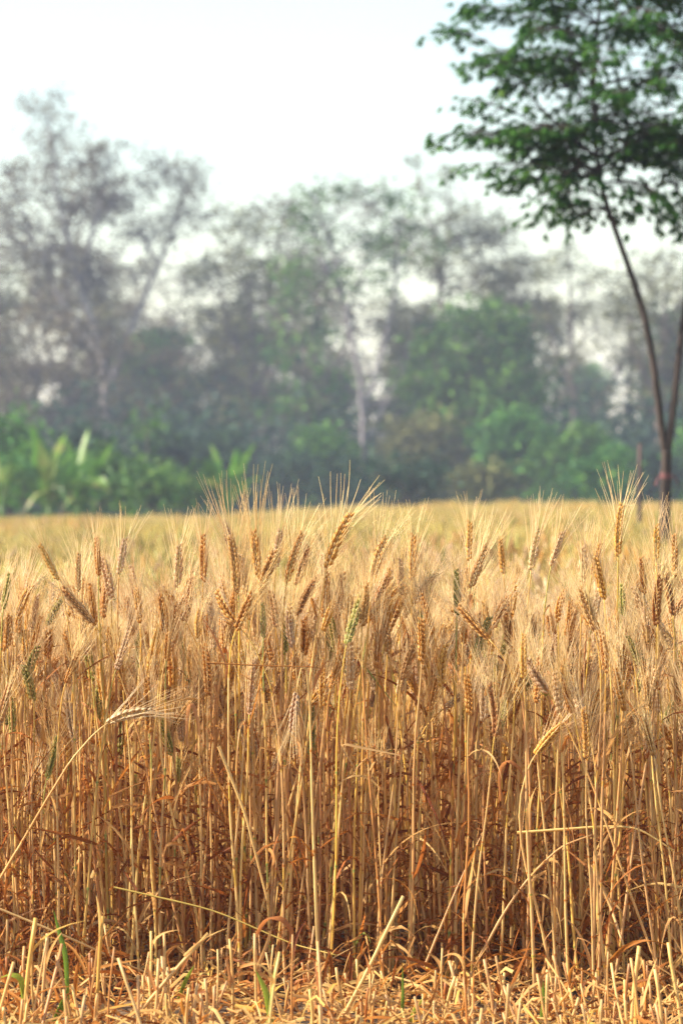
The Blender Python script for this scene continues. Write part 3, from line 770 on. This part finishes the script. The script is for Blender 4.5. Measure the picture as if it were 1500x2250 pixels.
# ------------------------------------------------------------------ trees
def curve(a_, b_, r, n=6, wob=.12, sag=0.0):
    a_, b_ = np.asarray(a_, float), np.asarray(b_, float); L = np.linalg.norm(b_ - a_); t_ = np.linspace(0, 1, n)[:, None]
    o1 = np.array([r.gauss(0, 1), r.gauss(0, 1), r.gauss(0, 1)]) * wob * L * .5; o2 = np.array([r.gauss(0, 1), r.gauss(0, 1), r.gauss(0, 1)]) * wob * L * .25
    return a_ + (b_ - a_) * t_ + o1 * np.sin(t_ * math.pi) + o2 * np.sin(t_ * 2 * math.pi) + np.array([0, 0, -sag * L]) * (t_ * (1 - t_)) * 4


def tree(name, label, cat, Y, trunks, blobs, mat, bark_m, leaf=.17, per=16, dens=1.0, twig=.03, seed=1, group='trees of the wood beyond the field', clump=.32, up_bias=.35):
    """trunk polylines and crown masses given in photo pixels at the tree's own distance Y"""
    r = random.Random(seed); rg = np.random.default_rng(seed)
    b0 = P(trunks[0][0][0], HOR, Y); base = np.array([b0[0], Y, 0.0]); t = thing(name, label, cat, base, group)
    tb, cb = MB(), MB(); tp, tr_ = [], []
    for k_, (tr0) in enumerate(trunks):
        rad0, rad1 = tr0[-1]; pp = np.array([P(q_[0], q_[1], Y + (q_[2] if len(q_) > 2 else 0)) for q_ in tr0[:-1]]) - base
        if k_ == 0: pp[0, 2] = -.1
        s_ = np.linspace(0, len(pp) - 1, 18); c = np.stack([np.interp(s_, range(len(pp)), pp[:, q_]) for q_ in range(3)], 1)
        for _ in range(2): c[1:-1] = (c[:-2] + c[1:-1] * 2 + c[2:]) / 4
        c[1:-1] += rg.normal(size=(16, 3)) * rad0 * .15
        rr = np.linspace(rad0, rad1, 18); tb.tube(c, rr, 8, .5); tp.append(c[4:]); tr_.append(rr[4:])
    TP, TR = np.concatenate(tp), np.concatenate(tr_); m = Y / FPX
    for (bx, by, rx, rz, dn) in blobs:
        dy = r.uniform(-.6, .6) * rx * m; c = P(bx, by, Y) - base + np.array([0, dy, 0]); rx_, rz_ = rx * m, rz * m
        k0 = int(np.argmin(np.linalg.norm(TP - (c - [0, 0, rz_ * .9]), axis=1))); anchor = TP[k0]
        lim = curve(anchor, c, r, 7, .12); lr = min(TR[k0] * .7, twig * 3.2); tb.tube(lim, np.linspace(lr, lr * .45, 7), 6, .5)
        nc = max(3, int(dn * dens * 9 * (rx_ * rz_) ** .9))
        for _ in range(nc):
            v = nrm(np.array([r.gauss(0, 1), r.gauss(0, 1), r.gauss(0, 1)])) * r.random() ** .45
            q_ = c + v * np.array([rx_, rx_, rz_]); st = lim[r.randrange(2, 7)]
            tw = curve(st, q_, r, 5, .18, -.05); tb.tube(tw, np.linspace(lr * .35, lr * .10, 5), 4, .5)
            nl = max(0, int(per * r.uniform(.6, 1.5)))
            if nl:
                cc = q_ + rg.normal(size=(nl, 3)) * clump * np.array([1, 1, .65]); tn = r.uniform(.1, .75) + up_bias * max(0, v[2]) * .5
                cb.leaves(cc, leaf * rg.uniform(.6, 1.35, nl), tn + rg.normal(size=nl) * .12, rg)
    put('trunk', tb.mesh('trunk', M[bark_m]), t)
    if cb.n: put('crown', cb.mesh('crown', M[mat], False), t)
    return t


tree('bare_tree', 'tallest half-bare brownish tree at the far left, its thin top against the sky', 'tree', 112,
     [[(250, 1100), (235, 900), (225, 760), (170, 600), (125, 450), (110, 260), (.22, .03)], [(235, 860), (290, 720), (330, 620), (375, 520), (410, 400), (.14, .03)], [(225, 780), (120, 640), (60, 500), (20, 380), (.12, .02)], [(180, 620), (200, 520), (230, 420), (240, 330), (.12, .03)]],
     [(110, 250, 60, 55, .55), (70, 235, 30, 30, .4), (165, 270, 45, 40, .5), (120, 330, 70, 50, .8), (60, 370, 60, 50, .5), (200, 360, 70, 60, 1), (250, 430, 90, 70, 1.1), (150, 450, 90, 70, 1), (20, 400, 60, 60, .8), (300, 500, 90, 70, .9), (100, 560, 110, 80, 1), (20, 520, 60, 80, 1), (200, 600, 120, 80, 1), (370, 370, 70, 55, .75), (420, 410, 55, 60, .75), (390, 480, 80, 50, .7), (330, 330, 50, 30, .35), (450, 470, 40, 30, .4)],
     'crown_brown', 'bark_pale', .17, 26, 2.0, .022, 11)
tree('bare_tree', 'forked grey-barked tree mid wood, two slim leaning trunks and a thin crown', 'tree', 99,
     [[(795, 1100), (800, 960), (795, 860), (772, 740), (750, 640), (735, 560), (690, 440), (.12, .03)], [(800, 900), (835, 790), (858, 700), (872, 600), (870, 500), (.09, .03)], [(798, 980), (850, 880), (890, 800), (905, 700), (.07, .02)], [(755, 660), (700, 560), (680, 480), (.09, .03)]],
     [(690, 430, 55, 35, .9), (750, 415, 60, 28, .8), (660, 480, 40, 40, .8), (720, 500, 60, 50, .8), (850, 430, 50, 35, .8), (880, 480, 60, 50, .9), (800, 520, 60, 45, .7), (860, 570, 70, 50, .8), (700, 590, 80, 50, .9), (780, 620, 70, 50, .6), (930, 540, 50, 40, .6)],
     'crown_green', 'bark_grey', .19, 22, 1.9, .022, 12)
tree('bare_tree', 'wispy thin-topped tree whose highest sprig stands alone above the middle of the wood', 'tree', 118,
     [[(1000, 1100), (985, 900), (970, 700), (960, 560), (930, 440), (915, 360), (.15, .02)], [(965, 620), (985, 520), (985, 430), (980, 390), (.08, .02)]],
     [(912, 352, 26, 14, .9), (970, 432, 40, 16, .9), (925, 410, 22, 14, .7), (985, 385, 28, 16, .7), (950, 500, 70, 50, .7), (1010, 520, 80, 60, .7), (1050, 480, 60, 40, .5), (960, 600, 90, 60, .9), (1060, 600, 70, 60, .8), (1100, 520, 60, 50, .5)],
     'crown_olive', 'bark_dark', .19, 24, 1.9, .022, 13)
tree('leafy_tree', 'round-crowned dense green tree with sunlit top right of the grey forked trunks', 'tree', 98,
     [[(1010, 1100), (1015, 950), (1030, 850), (1040, 760), (.25, .08)], [(1020, 900), (960, 820), (950, 740), (.14, .05)], [(1020, 900), (1110, 820), (1130, 760), (.14, .05)]],
     [(1060, 700, 75, 45, 3.2), (1000, 720, 70, 50, 3), (1120, 730, 55, 50, 3), (950, 760, 60, 60, 3), (1060, 790, 120, 70, 3.4), (1000, 860, 130, 70, 3.4), (1110, 850, 90, 80, 3.4), (920, 850, 60, 60, 2.4), (1040, 940, 140, 60, 3.2), (1150, 900, 60, 60, 2.4)],
     'crown_green', 'bark_dark', .24, 18, 1.1, .04, 14, clump=.34)
tree('bare_tree', 'see-through grey-green tree with sky showing down to its foot, left of the sapling trunk', 'tree', 116,
     [[(1262, 1100), (1262, 940), (1255, 800), (1252, 680), (1250, 570), (.18, .03)], [(1262, 950), (1310, 900), (1350, 820), (1380, 760), (.10, .02)], [(1258, 860), (1215, 760), (1200, 660), (.10, .02)]],
     [(1250, 565, 45, 35, .9), (1210, 610, 50, 40, .7), (1290, 620, 50, 45, .8), (1250, 680, 70, 50, .8), (1200, 720, 40, 50, .45), (1310, 720, 45, 50, .5), (1270, 790, 60, 45, .55), (1230, 870, 35, 30, .35), (1370, 800, 40, 50, .45), (1330, 880, 30, 30, .2)],
     'crown_olive', 'bark_dark', .18, 24, 1.9, .022, 15)
tree('leafy_tree', 'pale yellow-green leafy tree behind the sapling trunk at the right edge', 'tree', 106,
     [[(1450, 1100), (1450, 900), (1455, 760), (1460, 640), (.25, .05)], [(1450, 880), (1390, 780), (1380, 700), (.12, .04)]],
     [(1470, 570, 60, 40, 1.3), (1420, 620, 60, 45, 1.4), (1500, 640, 80, 60, 1.6), (1390, 690, 60, 50, 1.4), (1460, 720, 90, 60, 1.8), (1400, 790, 60, 55, 1.5), (1490, 810, 90, 60, 1.8), (1440, 880, 90, 50, 1.8), (1540, 740, 80, 80, 1.8), (1510, 900, 80, 60, 1.8)],
     'crown_olive', 'bark_dark', .2, 18, 1.0, .04, 16)
tree('leafy_tree', 'thin-leaved olive tree filling the gap between the bare tree and the forked trunks', 'tree', 114,
     [[(560, 1100), (560, 900), (555, 760), (550, 600), (.22, .04)], [(560, 860), (620, 740), (640, 640), (.12, .03)], [(560, 840), (500, 720), (480, 600), (.12, .03)]],
     [(500, 500, 50, 40, .8), (560, 510, 55, 40, .9), (600, 560, 50, 45, .9), (480, 590, 60, 50, 1), (540, 620, 70, 55, 1), (640, 640, 60, 60, 1.1), (440, 680, 60, 60, 1.1), (520, 730, 60, 55, 1), (590, 760, 70, 60, 1.2), (480, 820, 90, 60, 1.5), (600, 860, 90, 60, 1.5), (540, 920, 110, 60, 1.6)],
     'crown_olive', 'bark_dark', .2, 20, 1.3, .025, 17)
tree('leafy_tree', 'dusky green tree just left of the grey forked trunks, above the low bushes', 'tree', 104,
     [[(690, 1100), (680, 900), (670, 760), (.18, .05)], [(685, 920), (720, 820), (730, 760), (.10, .04)]],
     [(650, 600, 60, 40, 1.1), (640, 670, 70, 50, 1.3), (700, 720, 60, 50, 1.4), (650, 790, 90, 60, 1.7), (730, 830, 60, 60, 1.4), (680, 890, 110, 60, 2)],
     'crown_green', 'bark_dark', .2, 17, 1.0, .035, 18)
tree('leafy_tree', 'brown-green tree under the tall half-bare one, at the left edge', 'tree', 104,
     [[(90, 1100), (85, 940), (80, 800), (.2, .05)], [(88, 950), (180, 850), (230, 790), (.12, .04)], [(88, 930), (10, 840), (-20, 780), (.12, .04)]],
     [(60, 700, 90, 60, 1.2), (160, 720, 90, 60, 1.2), (260, 760, 90, 60, 1.3), (-20, 760, 80, 70, 1.4), (60, 800, 110, 60, 1.5), (190, 840, 120, 60, 1.6), (320, 850, 90, 60, 1.4), (20, 890, 120, 50, 1.8), (380, 780, 70, 60, 1), (260, 920, 130, 50, 1.8)],
     'crown_brown', 'bark_dark', .2, 17, 1.0, .035, 19)

tree('leafy_tree', 'thin high-crowned tree over the gap left of the see-through grey-green one', 'tree', 120,
     [[(1120, 1100), (1125, 900), (1120, 720), (1110, 560), (.16, .03)], [(1122, 850), (1170, 740), (1180, 650), (.08, .02)]],
     [(1100, 520, 60, 40, .8), (1060, 560, 60, 45, .9), (1140, 590, 55, 45, .9), (1110, 650, 70, 50, 1), (1170, 680, 50, 50, .9), (1150, 760, 60, 60, 1.1), (1040, 470, 40, 30, .6)],
     'crown_olive', 'bark_dark', .19, 22, 1.5, .022, 21)
tree('leafy_tree', 'tall sparse olive tree left of the forked trunks, its top a little below theirs', 'tree', 119,
     [[(600, 1100), (598, 900), (590, 700), (585, 540), (.16, .03)], [(596, 820), (540, 680), (520, 580), (.08, .02)]],
     [(580, 470, 55, 35, .8), (520, 480, 50, 35, .7), (620, 520, 60, 45, .9), (540, 550, 60, 50, .9), (600, 610, 70, 50, 1), (490, 560, 50, 50, .8), (560, 690, 70, 60, 1), (650, 600, 50, 50, .9)],
     'crown_olive', 'bark_dark', .19, 22, 1.5, .022, 22)
tree('leafy_tree', 'soft yellow-green tree with a rounded top between the sapling trunk and the see-through tree', 'tree', 118,
     [[(1380, 1100), (1382, 900), (1385, 700), (.16, .03)]],
     [(1380, 640, 55, 45, .9), (1420, 590, 50, 40, .9), (1350, 700, 50, 50, .9), (1420, 680, 60, 60, 1.1), (1390, 770, 60, 60, 1)],
     'crown_olive', 'bark_dark', .19, 22, 1.5, .022, 23)

# shrubs and bushes in front of the wood
def bush(px, top, Y, rx, mat, seed, label, name='bush', leaf=.16):
    h = (HOR - top) ; bl = []; r = random.Random(seed)
    for _ in range(7):
        u = r.uniform(-.75, .75); hh = h * (1 - u * u * .7) * r.uniform(.45, .85)
        bl.append((px + u * rx, HOR - hh, rx * r.uniform(.32, .5), min(hh * .5, rx * .6), 3.0))
    bl.append((px, HOR - h * .72, rx * .45, h * .28, 3.2)); bl.append((px, HOR - h * .15 + 8, rx * .9, h * .35 + 25, 3.0))
    return tree(name, label, 'bush', Y, [[(px, 1100), (px - 3, HOR - h * .3), (px + 4, HOR - h * .6), (.07, .02)]], bl, mat, 'bark_dark', leaf, 20, 1.5, .02, seed, 'bushes before the wood', .28)


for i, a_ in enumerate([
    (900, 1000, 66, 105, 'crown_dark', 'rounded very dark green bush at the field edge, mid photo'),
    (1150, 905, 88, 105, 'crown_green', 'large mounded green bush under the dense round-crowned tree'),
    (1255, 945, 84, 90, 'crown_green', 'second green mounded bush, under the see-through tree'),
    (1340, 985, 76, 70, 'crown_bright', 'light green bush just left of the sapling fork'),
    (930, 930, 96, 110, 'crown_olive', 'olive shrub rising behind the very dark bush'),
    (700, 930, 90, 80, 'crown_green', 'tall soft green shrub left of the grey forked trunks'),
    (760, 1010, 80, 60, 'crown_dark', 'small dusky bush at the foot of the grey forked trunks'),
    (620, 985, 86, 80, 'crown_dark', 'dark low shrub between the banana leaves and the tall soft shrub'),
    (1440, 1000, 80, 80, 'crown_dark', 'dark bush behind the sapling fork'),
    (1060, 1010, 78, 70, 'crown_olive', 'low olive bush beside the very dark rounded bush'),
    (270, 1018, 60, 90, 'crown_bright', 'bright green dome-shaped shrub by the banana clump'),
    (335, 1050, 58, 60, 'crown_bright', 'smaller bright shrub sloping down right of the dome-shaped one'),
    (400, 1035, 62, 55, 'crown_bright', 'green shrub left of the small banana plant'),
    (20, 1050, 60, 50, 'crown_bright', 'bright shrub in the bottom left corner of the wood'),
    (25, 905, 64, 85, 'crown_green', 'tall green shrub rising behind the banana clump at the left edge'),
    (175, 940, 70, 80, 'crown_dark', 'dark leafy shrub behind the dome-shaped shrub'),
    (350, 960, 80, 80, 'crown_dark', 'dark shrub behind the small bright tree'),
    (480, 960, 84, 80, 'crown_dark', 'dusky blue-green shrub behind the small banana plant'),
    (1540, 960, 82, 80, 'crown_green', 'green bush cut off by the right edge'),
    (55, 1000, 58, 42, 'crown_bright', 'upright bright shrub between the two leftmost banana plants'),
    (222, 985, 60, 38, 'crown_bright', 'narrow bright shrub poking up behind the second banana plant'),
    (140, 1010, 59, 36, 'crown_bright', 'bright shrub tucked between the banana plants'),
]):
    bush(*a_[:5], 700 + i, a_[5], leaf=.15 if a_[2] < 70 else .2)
tree('small_tree', 'small bright green-topped tree above the shrubs, left third', 'tree', 62, [[(322, 1100), (325, 1010), (322, 950), (.04, .02)]],
     [(322, 925, 20, 18, 3), (312, 945, 16, 14, 3), (335, 940, 16, 14, 3)], 'crown_bright', 'bark_dark', .13, 16, 1.6, .02, 33)


def banana(px, Y, leaves, label, seed):
    """banana plant: sheathed stem and long paddle leaves given by tip pixels"""
    r = random.Random(seed); base = np.array([P(px, HOR, Y)[0], Y, 0.]); t = thing('banana_plant', label, 'banana plant', base, 'banana plants at the field edge')
    sb = MB(); H = .85; sb.tube([(0, 0, 0), (.02, 0, .3), (0, .02, .6), (0, 0, H)], [.10, .09, .07, .05], 8, .25); put('stem', sb.mesh('stem', M['banana']), t)
    for k_ in range(7): leaves = leaves + [(px + r.uniform(-75, 75), r.uniform(960, 1060), r.uniform(.14, .28), r.choice([.15, .3, .45, .5]), r.uniform(.1, .7))]
    for (tx, ty, wd, tn, tipdrop) in leaves:
        tip = P(tx, ty, Y + r.uniform(-.5, .5)) - base; s0 = np.array([r.uniform(-.12, .12), r.uniform(-.1, .1), H * r.uniform(.6, 1.0)]); mid = (s0 + tip) / 2 + np.array([0, 0, .25 + tipdrop * .3])
        tt = np.linspace(0, 1, 14)[:, None]; pts = (1 - tt) ** 2 * s0 + 2 * tt * (1 - tt) * mid + tt ** 2 * (tip + np.array([.15 * np.sign(tip[0]), 0, -tipdrop]))
        wv = wd * np.sin(np.clip(np.linspace(-.15, 3.1, 14), 0.06, 3.1)) * np.array([r.uniform(.45, 1.1) for _ in range(14)])
        lb = MB(); lb.ribbon(pts, wv, nrm([1, r.uniform(-.8, .8), .3]), tn + r.uniform(-.35, .2) + np.array([r.uniform(-.12, .15) for _ in range(14)]), 0, -.12); put('leaf', lb.mesh('leaf', M['banana']), t)
    return t


banana(110, 55, [(85, 925, .34, .7, .0), (98, 960, .28, .55, .0), (60, 985, .3, .35, .3), (40, 1010, .25, .2, .3), (120, 1035, .25, .95, .5), (130, 950, .26, .55, .0), (160, 975, .28, .5, .2), (150, 1040, .25, .9, .6), (70, 1060, .22, .85, .6), (195, 1010, .25, .3, .4)], 'banana plant with upright glowing leaf near the left edge', 41)
banana(172, 56, [(180, 940, .28, .6, .0), (165, 965, .3, .3, .0), (200, 1000, .3, .5, .1), (230, 1030, .2, .98, .5), (215, 975, .26, .45, .2), (240, 960, .16, .6, .1), (145, 1000, .26, .4, .3), (155, 1065, .2, .98, .5), (205, 1050, .25, .35, .5)], 'banana plant with pale dead leaves hanging, right of the glowing one', 42)
banana(5, 57, [(-10, 950, .3, .5, .2), (18, 985, .3, .4, .3), (35, 1030, .26, .5, .5), (-40, 1000, .3, .4, .3)], 'banana plant half outside the left edge', 43)
banana(500, 58, [(545, 975, .22, .35, .0), (505, 985, .2, .2, .0), (530, 1010, .2, .3, .2), (520, 975, .22, .35, .1), (455, 985, .24, .3, .2), (478, 965, .2, .45, .1), (560, 1020, .24, .4, .3), (450, 1030, .2, .9, .3)], 'blue-green banana plant left of the long-awned ears', 44)

# deeper rows of the wood, copied from four kinds
kinds = []
for i, (m_, bk, per, dn, lf) in enumerate([('crown_olive', 'bark_dark', 20, 1.9, .26), ('crown_brown', 'bark_dark', 18, 1.5, .22), ('crown_green', 'bark_dark', 22, 2.3, .28), ('crown_olive', 'bark_dark', 18, 1.5, .24)]):
    r = random.Random(900 + i); H = [520, 640, 420, 560][i]
    bl = [(750 + r.gauss(0, 75) * (1.15 - abs(q_ / 16 - .45)), HOR - H * (.15 + .82 * q_ / 16), r.uniform(55, 90), r.uniform(40, 60), dn) for q_ in range(17)]
    kinds.append(tree('wood_tree', None, 'tree', 130, [[(750, 1100), (745, 940), (755, 820), (748, HOR - H * .8), (.24, .05)], [(750, 930), (810, 800), (820, 700), (.13, .04)], [(750, 900), (690, 780), (680, 690), (.13, .04)]], bl, m_, bk, lf, per, .75, .04, 900 + i))
WT = []; slots = []
for row, (Y, xs) in enumerate([(122, range(-80, 1640, 200)), (136, range(-150, 1700, 170)), (152, range(-160, 1700, 180))]):
    for x in xs: slots.append((x + R.uniform(-40, 40), Y + R.uniform(-4, 4)))
for k_, (px, Y) in enumerate(slots):
    if 1290 < px < 1400 and Y < 145: continue
    kd = kinds[[1, 0, 3, 0][k_ % 4] if px < 700 else [2, 0, 3, 0][k_ % 4]] if k_ >= 4 else kinds[k_]
    if k_ < 4: o = kd; ki = k_
    else:
        o = kd.copy(); COL.objects.link(o); ki = kinds.index(kd)
        for ch in list(kd.children):
            c = ch.copy(); COL.objects.link(c); c.parent = o
    o.location = ((px - 750) / FPX * Y, Y, 0); o.rotation_euler = (0, 0, R.uniform(0, 6.28)); s = R.uniform(.75, 1.0) * (1.05 if px < 700 else .90 if px < 1130 else .72 if px < 1200 else .9); o.scale = (s * 1.05, s * 1.05, s)
    WT.append((px, ki, o, int((Y - 112) // 15)))
gr = {}
for px, ki, o, rw in sorted(WT, key=lambda q_: q_[0]):
    gr.setdefault((ki, ), []).append(o)
    nme = ['hazy olive tree', 'hazy brownish pale-barked tree', 'hazy dense green tree', 'hazy thin olive tree with pale bark'][ki]
    tag(o, f'{nme} deep in the wood, {ordinal(len(gr[(ki, )]))} such from the left', 'tree', 'trees deep in the wood')
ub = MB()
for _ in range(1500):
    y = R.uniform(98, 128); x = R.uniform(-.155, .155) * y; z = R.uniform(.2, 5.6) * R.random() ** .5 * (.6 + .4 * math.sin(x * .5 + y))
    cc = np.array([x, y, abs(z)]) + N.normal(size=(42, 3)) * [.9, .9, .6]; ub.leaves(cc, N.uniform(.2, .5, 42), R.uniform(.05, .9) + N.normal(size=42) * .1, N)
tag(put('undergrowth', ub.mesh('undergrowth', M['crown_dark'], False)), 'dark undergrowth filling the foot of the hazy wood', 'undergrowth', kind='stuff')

# ------------------------------------------------------------------ the sapling
SY = 15.0
sb0 = np.array([P(1457, HOR, SY)[0], SY, 0.])
sap = thing('sapling', 'young forked tree with thin dark V-shaped trunks and a dense drooping green crown', 'tree', sb0)


def sp(px, py, dy=0.0): return P(px, py, SY + dy) - sb0


r = random.Random(5); tb = MB()
def smooth_path(pp, n=34, k=3):
    s_ = np.linspace(0, len(pp) - 1, n); c = np.stack([np.interp(s_, range(len(pp)), np.array(pp)[:, q_]) for q_ in range(3)], 1)
    for _ in range(k): c[1:-1] = (c[:-2] + c[1:-1] * 2 + c[2:]) / 4
    return c


base_pts = [np.array([.02, 0, -.05]), sp(1459, 1250), sp(1460, 1150), sp(1462, 1050), sp(1463, 990)]
left = [sp(1463, 1010), sp(1450, 930), sp(1438, 820), sp(1418, 700), sp(1385, 600), sp(1348, 500), sp(1315, 400), sp(1308, 320), sp(1300, 200, .1), sp(1310, 60, .1), sp(1330, -100, .1), sp(1325, -260, .1)]
right = [sp(1463, 1010), sp(1478, 900), sp(1490, 780), sp(1500, 700), sp(1520, 560, .1), sp(1540, 400, .2), sp(1560, 220, .2), sp(1575, 40, .2), sp(1570, -160, .2), sp(1580, -330, .2)]
cb_, cl, cr = smooth_path(base_pts), smooth_path(left), smooth_path(right)
tb.tube(cb_, np.linspace(.031, .027, 34), 10, .5); tb.tube(cl, np.linspace(.021, .008, 34) , 9, .5); tb.tube(cr, np.linspace(.021, .008, 34), 9, .5)
put('trunk', tb.mesh('trunk', M['bark_sapling']), sap)
br, lv = MB(), MB()


def spray(p, d, n_l):
    """drooping compound leaf: stalklet with pointed leaflets fanned from it"""
    L = r.uniform(.05, .10); d = nrm(d); q_ = p + d * L + np.array([0, 0, -.015]); br.tube([p, (p + q_) / 2 + [0, 0, .006], q_], [.0014, .0011, .0008], 3, .5, cap=False)
    sd_ = nrm(np.cross(d, [0, 0, 1]) + .001); tn = r.uniform(.1, .8)
    for k_ in range(n_l):
        a_ = (k_ / (n_l - 1) - .5) * 2.6; out = nrm(d * math.cos(a_) + sd_ * math.sin(a_) + np.array([0, 0, -r.uniform(.35, 1.1)]))
        LL = r.uniform(.030, .062) * (1 - .25 * abs(a_) / 1.3); t_ = np.array([0, .3, .65, 1.0])[:, None]
        pts = q_ + out * LL * t_ + np.array([0, 0, -.014]) * t_ ** 2
        lv.ribbon(pts, np.array([.004, .0125, .008, .001]) * r.uniform(.8, 1.2), sd_ * math.cos(a_) - d * math.sin(a_) + [0, 0, r.gauss(0, .3)], tn + r.gauss(0, .08), 0, .12)


def bough(start, end, rad, n_tw, sag=-.10, leafy=.1):
    c = curve(start, end, r, 12, .06, sag); br.tube(c, np.linspace(rad, .002, 12), 6, .5); L = np.linalg.norm(np.asarray(end) - start)
    ax = nrm(np.asarray(end) - start)
    for k_ in range(n_tw):
        f = r.uniform(leafy, 1.0); p = c[min(11, int(f * 11.99))]
        dv = nrm(ax * r.uniform(.4, 1.1) + np.array([r.gauss(0, .6), r.gauss(0, .6), r.gauss(-.05, .16)])); l2 = r.uniform(.05, .17) * (1.2 - f * .75)
        e2 = p + dv * l2 + np.array([0, 0, -.03]); br.tube([p, (p + e2) / 2 + [0, 0, .015], e2], [.003, .002, .0012], 4, .5, cap=False)
        for u in (.35, .7, 1.0):
            if r.random() < .92: spray(p + (e2 - p) * u, dv + np.array([r.gauss(0, .5), r.gauss(0, .5), 0]), r.choice([5, 6, 7, 8]))
    spray(c[-1], ax, 5); spray(c[-2], ax + [r.gauss(0, .4), r.gauss(0, .4), 0], 5)


vis = [  # branch tips seen against the sky: (trunk, height row where it leaves, tip px, tip row, depth, twigs)
    ('l', 330, 960, 98, -.1, 26), ('l', 380, 970, 322, .1, 26), ('l', 330, 1018, 240, 0, 22), ('l', 400, 1010, 385, -.1, 18), ('l', 430, 1090, 425, .1, 20),
    ('l', 470, 1165, 492, 0, 12), ('l', 480, 1240, 470, .2, 12), ('l', 250, 1035, 165, .2, 22), ('l', 120, 1040, 40, .1, 24), ('l', 60, 1060, -40, -.2, 24),
    ('l', 200, 1090, 130, -.3, 24), ('l', 300, 1120, 300, -.35, 24), ('l', 350, 1150, 380, .35, 22), ('l', 380, 1200, 440, -.2, 18),
    ('l', 440, 1455, 500, .1, 12), ('l', 400, 1420, 440, -.2, 18), ('r', 520, 1490, 465, -.1, 14), ('r', 480, 1440, 400, .2, 16), ('r', 420, 1640, 450, 0, 20), ('r', 380, 1720, 380, .2, 24), ('l', 380, 1380, 350, .2, 20)]
for (tk, py, tx, ty, dy, ntw) in vis:
    c = cl if tk == 'l' else cr; z = sp(0, py)[2]; k_ = int(np.argmin(abs(c[:, 2] - z))); bough(c[k_], sp(tx + 14, ty - 22, dy), .007, int(ntw * 1.25))
for _ in range(160):
    c = cl if r.random() < .45 else cr; k_ = r.randrange(13 if c is cl else 12, 34); p = c[k_]; px_z = p[2]
    py = HOR - (px_z - CAM_Z) / SY * FPX; f = max(0, min(1, (520 - py) / 850)); rad = (.38 + .5 * math.sin(min(1, f * 1.15 + .12) * math.pi)) * r.uniform(.5, 1.1)
    a_ = r.uniform(0, 6.28); end = p + np.array([math.cos(a_) * rad * 1.15, math.sin(a_) * rad, r.uniform(-.10, .22)])
    ey = HOR - (end[2] - CAM_Z) / SY * FPX
    if ey > 330 or (end[0] + sb0[0]) * FPX / SY + 750 < 1005: continue
    bough(p, end, .006, int(12 + 13 * rad))
put('branches', br.mesh('branches', M['bark_sapling']), sap)
put('crown', lv.mesh('crown', M['sapling_leaf']), sap)

rb_ = MB(); c0 = np.array([*(P(1462, 1045, SY))])
for k_ in range(3):
    z = c0[2] + (k_ - 1) * .010; an = np.linspace(0, 2 * math.pi, 15); rr = .029 + .002 * math.sin(k_ * 2)
    rb_.ribbon(np.stack([c0[0] + rr * np.cos(an), SY + rr * np.sin(an), z + .004 * np.sin(an * 2 + k_)], 1), .017, [0, 0, 1], .5)
for s in (-1, 1):
    t_ = np.linspace(0, 1, 7)[:, None]; rb_.ribbon(c0 + np.array([s * .03, -.02, 0]) + np.array([s * .03, -.01, .0]) * t_ + np.array([0, 0, -.05]) * t_ ** 2, .010, [0, .4, 1], .5)
tag(put('ribbon', rb_.mesh('ribbon', M['red_cloth'])), 'faded red cloth strip knotted round the sapling trunk below its fork', 'ribbon')
wk = MB(); b = P(1405, 975, 20); wk.tube([(b[0] + .01, 20, -.1), (b[0], 20, .6), (b[0] - .005, 20, 1.1), (b[0], 20, b[2])], [.017, .016, .015, .013], 8, .5)
tag(put('stake', wk.mesh('stake', M['stake'])), 'thin weathered reddish stake standing in the wheat left of the sapling', 'stake')

# ------------------------------------------------------------------ haze
hz = MB(); X0, X1, Y0, Y1, Z0, Z1 = -405, 405, -105, 605, -1.1, 26
hz.add([(X0, Y0, Z0), (X1, Y0, Z0), (X1, Y1, Z0), (X0, Y1, Z0), (X0, Y0, Z1), (X1, Y0, Z1), (X1, Y1, Z1), (X0, Y1, Z1)],
       [(0, 3, 2, 1), (4, 5, 6, 7), (0, 1, 5, 4), (1, 2, 6, 5), (2, 3, 7, 6), (3, 0, 4, 7)])
hm = bpy.data.materials.new('haze'); hm.use_nodes = True; t = hm.node_tree; t.nodes.clear()
pv = t.nodes.new('ShaderNodeVolumePrincipled'); pv.inputs['Color'].default_value = (.68, .76, 1.0, 1); pv.inputs['Density'].default_value = .0012; pv.inputs['Anisotropy'].default_value = .2
ou = t.nodes.new('ShaderNodeOutputMaterial'); t.links.new(pv.outputs[0], ou.inputs['Volume'])
tag(put('haze', hz.mesh('haze', hm, False)), 'thin bluish morning haze over the field and wood', 'haze', kind='stuff')
